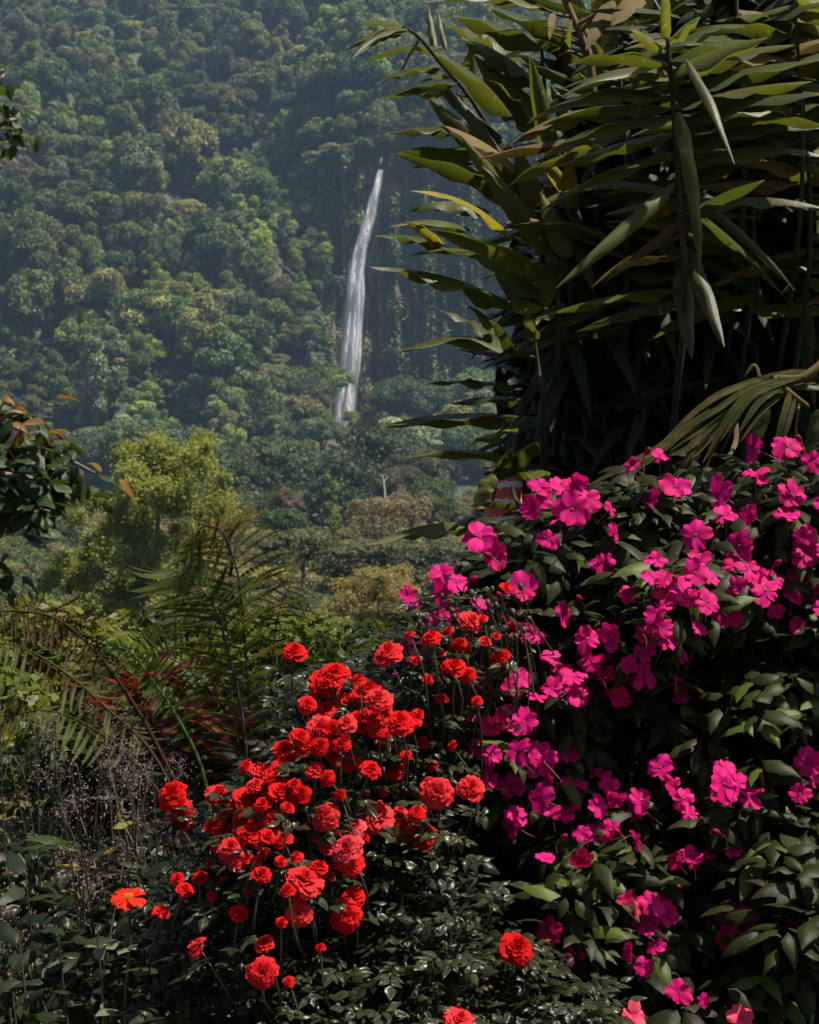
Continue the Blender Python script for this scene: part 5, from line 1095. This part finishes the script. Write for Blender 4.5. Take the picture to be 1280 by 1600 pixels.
# ------------------------------------------------------------------ red-leaved plants and shrubs behind the ferns
def leafy(name, label, px, py, d, n, ln, wd, mat, seed, spread=.12, up=.6, shape='lance', cat='plant', group=None, meshes=None, hgt=.25, tilt=.2):
    r = np.random.default_rng(seed); c = at(px, py, d); b = c.copy(); b[2] = gz(c[0], c[1]); t = thing(name, label, cat, b, group)
    ms = meshes or [mk('leaf', *leaf(1, wd, 8, 1, shape, .2 + .15 * k, .2, .6 + .25 * k, .15, 2, k)[:2], MT[mat], leaf(1, wd, 8, 1, shape, .2 + .15 * k, .2, .6 + .25 * k, .15, 2, k)[2]) for k in range(3)]
    part('stem', Geo().add(*tube(spline([b, (b + c) / 2 + [.02, 0, 0], c], 8), np.linspace(.0024, .0016, 8), 5)).mesh('stem', MT['stem'], rnd=False), t)
    for i in range(n):
        a = i * 2.4 + r.uniform(-.3, .3); dv = nrm(np.array([math.cos(a), math.sin(a), up + r.normal() * .35])); p = c + np.array([0, 0, -r.uniform(0, hgt)]) + dv * [spread, spread, 0] * r.uniform(0, .5)
        part('leaf', ms[int(r.integers(3))], t, mat4(basis(dv, (r.normal() * tilt, r.normal() * tilt, 1)), p, ln * r.uniform(.75, 1.2)))
    return t
for i, (px, py, d, lb) in enumerate(((215, 1060, 4.3, 'directly behind the fresh fern stem'), (290, 1065, 4.35, 'behind the middle of the tall fern'), (420, 1125, 4.15, 'right of the tall fern, low by the roses'), (370, 1140, 4.3, 'low behind the tall fern stems'))):
    leafy('red_leaf_plant', 'red-leaved plant ' + lb, px, py, d, 22, .17, .28, 'redleaf', 140 + i, up=.7, group='red-leaved plants')
def shrub(name, label, px, py, d, rx, rz, n, size, mat, seed, group=None):
    r = np.random.default_rng(seed); c = at(px, py, d); b = c.copy(); b[2] = gz(c[0], c[1]); zc = c[2] - b[2]; t = thing(name, label, 'shrub', b, group)
    cl = lobes(r, 12, rx, rz, max(zc, rz * .6), min(rx, rz) * .42)
    part('crown', crown(r, cl, n, size, shell=(.5, 1.08), core=False).mesh('crown', MT[mat], smooth=False), t, Matrix.Translation(Vector(b)))
    gt = Geo()
    for k in range(6):
        e = np.array(cl[1 + k * 2][0]); gt.add(*tube(spline([(0, 0, -.05), e * [.4, .4, .6], e], 6), np.linspace(.02, .006, 6), 5))
    part('trunk', gt.mesh('trunk', MT['bark']), t, Matrix.Translation(Vector(b))); return t
shrub('yellow_shrub', 'sunlit yellow-green shrub behind the dead fern at the left', 60, 1120, 7.0, .42, .34, 2600, .055, 'shrub', 151)
shrub('yellow_shrub', 'bright yellow-green shrub between the dead fern and the red leaves', 175, 1130, 6.6, .38, .3, 2200, .05, 'shrub', 152)
shrub('yellow_shrub', 'small bright yellow shrub between tall fern and topmost rose', 425, 1075, 5.6, .24, .24, 1500, .045, 'shrub', 153)
shrub('green_shrub', 'low grass-green shrub at the left edge above the lilac sprays', 20, 1240, 6.0, .4, .26, 2200, .05, 'shrub', 154)
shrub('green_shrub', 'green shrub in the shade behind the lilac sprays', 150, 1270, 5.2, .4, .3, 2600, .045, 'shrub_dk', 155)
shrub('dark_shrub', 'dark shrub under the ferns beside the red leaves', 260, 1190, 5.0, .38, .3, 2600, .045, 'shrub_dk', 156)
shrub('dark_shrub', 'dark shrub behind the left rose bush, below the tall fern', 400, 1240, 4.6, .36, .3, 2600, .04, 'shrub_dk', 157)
shrub('green_shrub', 'green shrub on the slope behind the topmost roses', 500, 1080, 9.0, .5, .34, 2600, .06, 'shrub', 158)
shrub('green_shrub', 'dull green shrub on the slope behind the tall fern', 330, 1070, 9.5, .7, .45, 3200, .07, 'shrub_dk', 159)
shrub('green_shrub', 'yellowish shrub far left on the slope above the dead fern', 40, 1040, 11.0, .7, .4, 3200, .08, 'shrub', 160)
shrub('green_shrub', 'green shrub on the slope between fern and yellow-green tree', 170, 1045, 12.0, .7, .4, 3200, .08, 'shrub', 161)
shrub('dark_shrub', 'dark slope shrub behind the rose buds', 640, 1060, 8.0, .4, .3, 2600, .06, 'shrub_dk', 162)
# yellowed banana-like blade
b = at(612, 1020, 8.0); b2 = b.copy(); b2[2] = gz(b[0], 8.0)
t = thing('yellow_blade_plant', 'yellow and green streaked broad blade poking up behind the topmost roses', 'plant', b2)
part('stem', Geo().add(*tube(spline([b2, (b + b2) / 2, b], 6), np.linspace(.02, .012, 6), 6)).mesh('stem', MT['stem'], rnd=False), t)
for k, (e, w) in enumerate((((583, 962), .22), ((600, 966), .2), ((618, 974), .2), ((634, 990), .2))):
    E = at(*e, 7.9); D = E - b; V, Q, U = leaf(1, w, 8, 1, 'cane', .3, .3, .6, .2, 2, k); part('leaf', mk('leaf', V, Q, MT['cane_yellow'], U), t, mat4(basis(D, (0, -1, .4)), b, np.linalg.norm(D)))
# red and yellow leaf among the left roses
b = at(345, 1300, 2.7); b2 = b.copy(); b2[2] = 0
t = thing('variegated_leaf_plant', 'curled red and yellow leaf poking out of the left rose bush', 'plant', b2)
part('stem', Geo().add(*tube(spline([b2, (b + b2) / 2, b], 6), np.linspace(.004, .003, 6), 5)).mesh('stem', MT['stem'], rnd=False), t)
V, Q, U = leaf(1, .45, 8, 1, 'ovate', .5, .4, 1.2); part('leaf', mk('leaf', V, Q, MT['cane_yellow'], U), t, mat4(basis(at(322, 1272, 2.65) - b, (.5, -.6, .8)), b, .055))
V, Q, U = leaf(1, .4, 8, 1, 'ovate', .6, .5, 1.4); part('leaf', mk('leaf', V, Q, MT['redleaf'], U), t, mat4(basis(at(310, 1290, 2.65) - b, (.3, -.4, .9)), b, .06))

# ------------------------------------------------------------------ orange-tipped branch entering from the left
r = np.random.default_rng(170); d = 5.2
tb = np.array([-2.05, 5.6, 0.0])
t = thing('leafy_tree', 'dark-leaved tree at the left edge with orange and yellow leaf tips', 'tree', tb)
part('trunk', Geo().add(*tube(spline([tb, tb + [.05, 0, 1.0], tb + [-.05, 0, 2.4], tb + [0, 0, 3.2]], 14), np.linspace(.09, .05, 14), 9)).mesh('trunk', MT['bark'], rnd=False), t)
BR = [([(-90, 760), (-20, 730), (50, 700), (100, 715), (150, 740)], 1.0), ([(-90, 700), (-20, 670), (20, 645), (50, 655)], 1.0), ([(-90, 790), (-20, 780), (40, 790), (80, 800)], 1.0), ([(-90, 740), (-10, 740), (60, 750), (100, 770)], 1.0), ([(-90, 230), (-30, 210), (10, 190), (30, 185)], .8), ([(-90, 190), (-30, 150), (0, 130), (5, 105)], .8), ([(-90, 920), (-40, 890), (0, 880), (22, 905)], .8)]
OV = {m: [mk('leaf', *leaf(1, .5 + .05 * k, 6, 1, 'ovate', .25 + .15 * k, .1, .7 + .2 * k, .1, 2, k)[:2], MT[m], leaf(1, .5 + .05 * k, 6, 1, 'ovate', .25 + .15 * k, .1, .7 + .2 * k, .1, 2, k)[2]) for k in range(3)] for m in ('broad', 'broad_or')}
for pts, sc in BR:
    P = spline([tb + [0, 0, max(1.2, at(*pts[0], d)[2])]] + [at(x, y, d + r.uniform(-.15, .15)) for x, y in pts], 40)
    part('branch', Geo().add(*tube(P, np.linspace(.018, .004, 40), 6)).mesh('branch', MT['bark'], rnd=False), t)
    small = pts[1][1] < 400 or pts[1][1] > 880
    for i in range(64 if not small else 30):
        q = int(r.uniform(14, 39)); a = r.uniform(0, 6.28); dv = nrm(np.array([math.cos(a) * .9 + .2, math.sin(a) * .8, r.uniform(-1.1, .3)]))
        p = P[q] + dv * .02 + r.normal(size=3) * .045; px, py = pix(p); m = 'broad_or' if (py < 690 and py > 500 and r.uniform() < .4) or (px > 135 and r.uniform() < .35) else 'broad'
        part('leaf', OV[m][int(r.integers(3))], t, mat4(basis(dv, (r.normal() * .4, r.normal() * .4 - .2, 1)), p, r.uniform(.065, .11) * sc))
# ------------------------------------------------------------------ lilac sprays
r = np.random.default_rng(180)
for i, (px, py, d, hpx, lb) in enumerate(((60, 1300, 3.4, 190, 'rising at the left edge above the dark leaves'), (130, 1310, 3.3, 170, 'with the longest plumes, left of the dark fern stem'), (200, 1260, 3.6, 170, 'behind the dark fern stem'), (255, 1330, 3.2, 130, 'just left of the outermost roses'), (150, 1420, 3.0, 110, 'low behind the orange-red zinnia'), (30, 1500, 2.9, 90, 'at the lower left edge among dark leaves'), (230, 1290, 3.4, 150, 'between dark fern stem and outermost roses'))):
    c = at(px, py, d); b = c.copy(); b[2] = gz(c[0], c[1]); t = thing('lilac_spray', 'wispy lilac flower spray ' + lb, 'flower', b, 'lilac flower sprays')
    G = Geo(); 
    for k in range(8):
        e = at(px + r.normal() * 48, py - hpx * r.uniform(.2, 1.0), d + r.uniform(-.15, .15)); s = b + [r.uniform(-.04, .04), r.uniform(-.04, .04), 0]; P = spline([s, (s * .4 + c * .6) + r.normal(size=3) * .02, e, e + [r.normal() * .03, 0, -.01]], 24)
        part('stem', Geo().add(*tube(P, np.linspace(.0026, .0009, 24), 4)).mesh('stem', MT['stem'], rnd=False), t)
        n = 55; q = r.uniform(13, 23.5, n).astype(int); pos = P[q] + r.normal(size=(n, 3)) * .009; V, Q = leafcards(r, pos, rdir(r, n), .0042, .8); G.add(V, Q, None, 0, np.repeat(r.uniform(0, 1, n), 4))
        n = 25; q = r.uniform(10, 23, n).astype(int); pos = P[q] + r.normal(size=(n, 3)) * .025; V, Q = leafcards(r, pos, rdir(r, n), .0036, .8); G.add(V, Q, None, 0, np.repeat(r.uniform(0, 1, n), 4))
    part('florets', G.mesh('florets', MT['lilac'], smooth=False), t, kind='stuff')
# ------------------------------------------------------------------ dark broad-leaved plants, lower left
for i, (px, py, d, n, ln, lb) in enumerate(((40, 1370, 2.9, 10, .11, 'at the left edge below the lilac sprays'), (130, 1350, 3.1, 10, .12, 'in the middle of the lower left shade'), (215, 1370, 3.0, 9, .13, 'just left of the outermost low roses'), (30, 1470, 2.7, 9, .1, 'at the left edge level with the zinnia bloom'), (90, 1460, 2.75, 9, .09, 'left of the zinnia stem'), (20, 1560, 2.6, 7, .1, 'in the bottom left corner'), (140, 1420, 3.2, 10, .1, 'behind the zinnia bloom'), (70, 1310, 3.3, 10, .11, 'under the tallest lilac plumes'))):
    leafy('dark_leaf_plant', 'plant with broad dark green leaves ' + lb, px, py, d, n + 5, ln * .7, .38, 'dark', 190 + i, spread=.15, up=.1, shape='ovate', group='dark broad-leaved plants', hgt=.18, tilt=.6)
for i, (px, py, d, n, ln, mat, lb) in enumerate(((110, 1180, 3.9, 3, .11, 'grey', 'plant with a single pale grey leaf catching light below the dead fern'), (5, 1285, 3.2, 4, .12, 'broad', 'plant with hanging glossy green leaves at the left edge'), (150, 1270, 3.4, 6, .06, 'cane_yellow', 'plant with small yellow-green leaves in the middle of the lilac sprays'), (15, 1575, 2.3, 3, .1, 'fern_fresh', 'bright green blade in the bottom left corner'))):
    leafy('leafy_plant', lb, px, py, d, n, ln, .36, mat, 210 + i, up=.2, shape='lance')
rng = np.random.default_rng(225); G = Geo()
for k in range(1900):
    px, py = rng.uniform(-60, 330), rng.uniform(1290, 1640); d = rng.uniform(2.75, 3.9); p = at(px, py, d)
    if p[2] < .02 or p[2] > .42: continue
    a = rng.uniform(0, 6.28); R = basis((math.cos(a), math.sin(a), rng.uniform(-1.2, .6)), (rng.normal() * .8, rng.normal() * .8, 1)); V, Q, U = ILF[k % 5]; G.add(V * rng.uniform(.025, .075) @ R.T + p, Q, U, 0, rng.uniform(0, 1))
single('ground_cover', G.mesh('ground_cover', MT['rose_mass']), label='dark leafy ground cover in the lower left shade', kind='stuff')
# zinnia
zc = at(201, 1402, 2.55); zb = at(196, 1575, 2.58); zb[2] = min(zb[2], .35); zb0 = np.array([zb[0], zb[1], gz(zb[0], zb[1])])
t = thing('zinnia', 'single orange-red zinnia with yellow eye on a tall bare stem', 'flower', zb0)
part('stem', Geo().add(*tube(spline([zb0, zb, (zb + zc) / 2 + [.004, 0, 0], zc], 14), np.linspace(.004, .003, 14), 6)).mesh('stem', MT['stem'], rnd=False), t)
zp = mk('petal', *petal_geo(.5, .06, .2, 5, 2)[:2], MT['zin'], petal_geo(.5, .06, .2, 5, 2)[2])
zn = nrm((.05, -.28, .95)); Rz = basis(np.cross(zn, (.2, 1, 0)), zn); rz_ = 30 / F * 2.55
fl = part('flower', Geo().add(*sphere((0, 0, -.02), (.2, .2, .12), 8, 5)).mesh('flower', MT['stem'], rnd=False), t, mat4(Rz, zc, rz_))
for k in range(13): sub('petal', zp, fl, Matrix.Rotation(k * 2 * PI / 13 + r.uniform(-.1, .1), 4, 'Z') @ Matrix.Rotation(r.uniform(-.12, .22), 4, 'Y'))
ge = Geo(); 
for k in range(40): a = k * 2.4; q = math.sqrt(k / 40) * .26; V, Q = sphere((q * math.cos(a), q * math.sin(a), .13 - q * .25), (.032, .032, .06), 5, 3); ge.add(V, Q)
sub('eye', ge.mesh('eye', MT['zin_eye'], rnd=False), fl)
gl = [mk('leaf', *leaf(1, .45 + .1 * k, 8, 1, 'ovate', .2, .1, .5 + .2 * k)[:2], MT['grey'], leaf(1, .45 + .1 * k, 8, 1, 'ovate', .2, .1, .5 + .2 * k)[2]) for k in range(2)]
for b, e, ln in (((196, 1580), (128, 1572), 90), ((198, 1585), (235, 1600), 60), ((200, 1482), (160, 1478), 46), ((203, 1478), (232, 1472), 34)):
    B = at(*b, 2.57); E = at(*e, 2.45); part('leaf', gl[0 if ln > 50 else 1], t, mat4(basis(E - B, (0, -.5, 1)), B, ln / F * 2.55))
leafy('zinnia_bud_plant', 'small red-budded flower on a thin stem left of the zinnia', 152, 1465, 2.6, 4, .035, .5, 'grey', 230, up=.1, shape='ovate', hgt=.05)
# ------------------------------------------------------------------ grass and litter on the ground
rng = np.random.default_rng(240); G = Geo(); n = 4200
for k in range(n):
    y = rng.uniform(2.6, 9.0); x = rng.uniform(-.62, .12) * y - .05; z = gz(x, y); h = rng.uniform(.025, .07) * (1 if y < 4.5 else 2.2); a = rng.uniform(0, 6.28); w = .0025 * (1 if y < 4.5 else 2)
    dx, dy = math.cos(a), math.sin(a); b = np.array([x, y, z - .005]); m = b + [dx * h * .25, dy * h * .25, h * .65]; e = b + [dx * h * .75, dy * h * .75, h * .95]; s = np.array([-dy, dx, 0]) * w
    G.add([b - s, b + s, m + s * .8, m - s * .8, e + s * .1, e - s * .1], [[0, 1, 2, 3], [3, 2, 4, 5]], None, 0, rng.uniform(0, 1))
single('grass', G.mesh('grass', MT['grass'], smooth=False), label='short dry grass growing on the garden ground', kind='stuff')
n = 1500; y = rng.uniform(2.5, 7, n); x = rng.uniform(-.32, .3, n) * y; P = np.stack([x, y, gz(x, y) + .012], 1)
V, Q = leafcards(rng, P, np.array([0, 0, 1]) + rng.normal(size=(n, 3)) * .35, .05); single('leaf_litter', Geo().add(V, Q, None, 0, np.repeat(rng.uniform(0, 1, n), 4)).mesh('leaf_litter', MT['litter'], smooth=False), label='fallen brown leaves scattered on the garden soil', kind='stuff')
# ------------------------------------------------------------------ haze of the valley air
hb = bpy.data.meshes.new('haze')
x0, x1, y0, y1, zz0, zz1 = -520, 520, -60, 5200, -160, 230
hv = [(x, y, z) for z in (zz0, zz1) for y in (y0, y1) for x in (x0, x1)]
hb.from_pydata(hv, [], [(0, 2, 3, 1), (4, 5, 7, 6), (0, 1, 5, 4), (2, 6, 7, 3), (0, 4, 6, 2), (1, 3, 7, 5)]); hb.update()
hm = bpy.data.materials.new('haze_air'); hm.use_nodes = True; hn_ = hm.node_tree
hn_.nodes.remove(hn_.nodes['Principled BSDF']); pv = hn_.nodes.new('ShaderNodeVolumePrincipled')
pv.inputs['Color'].default_value = (.42, .66, 1.0, 1); pv.inputs['Density'].default_value = .00015; pv.inputs['Anisotropy'].default_value = .2
hn_.links.new(pv.outputs[0], hn_.nodes['Material Output'].inputs['Volume'])
hb.materials.append(hm)
single('haze', hb, kind='stuff', label='thin bluish haze filling the valley air')
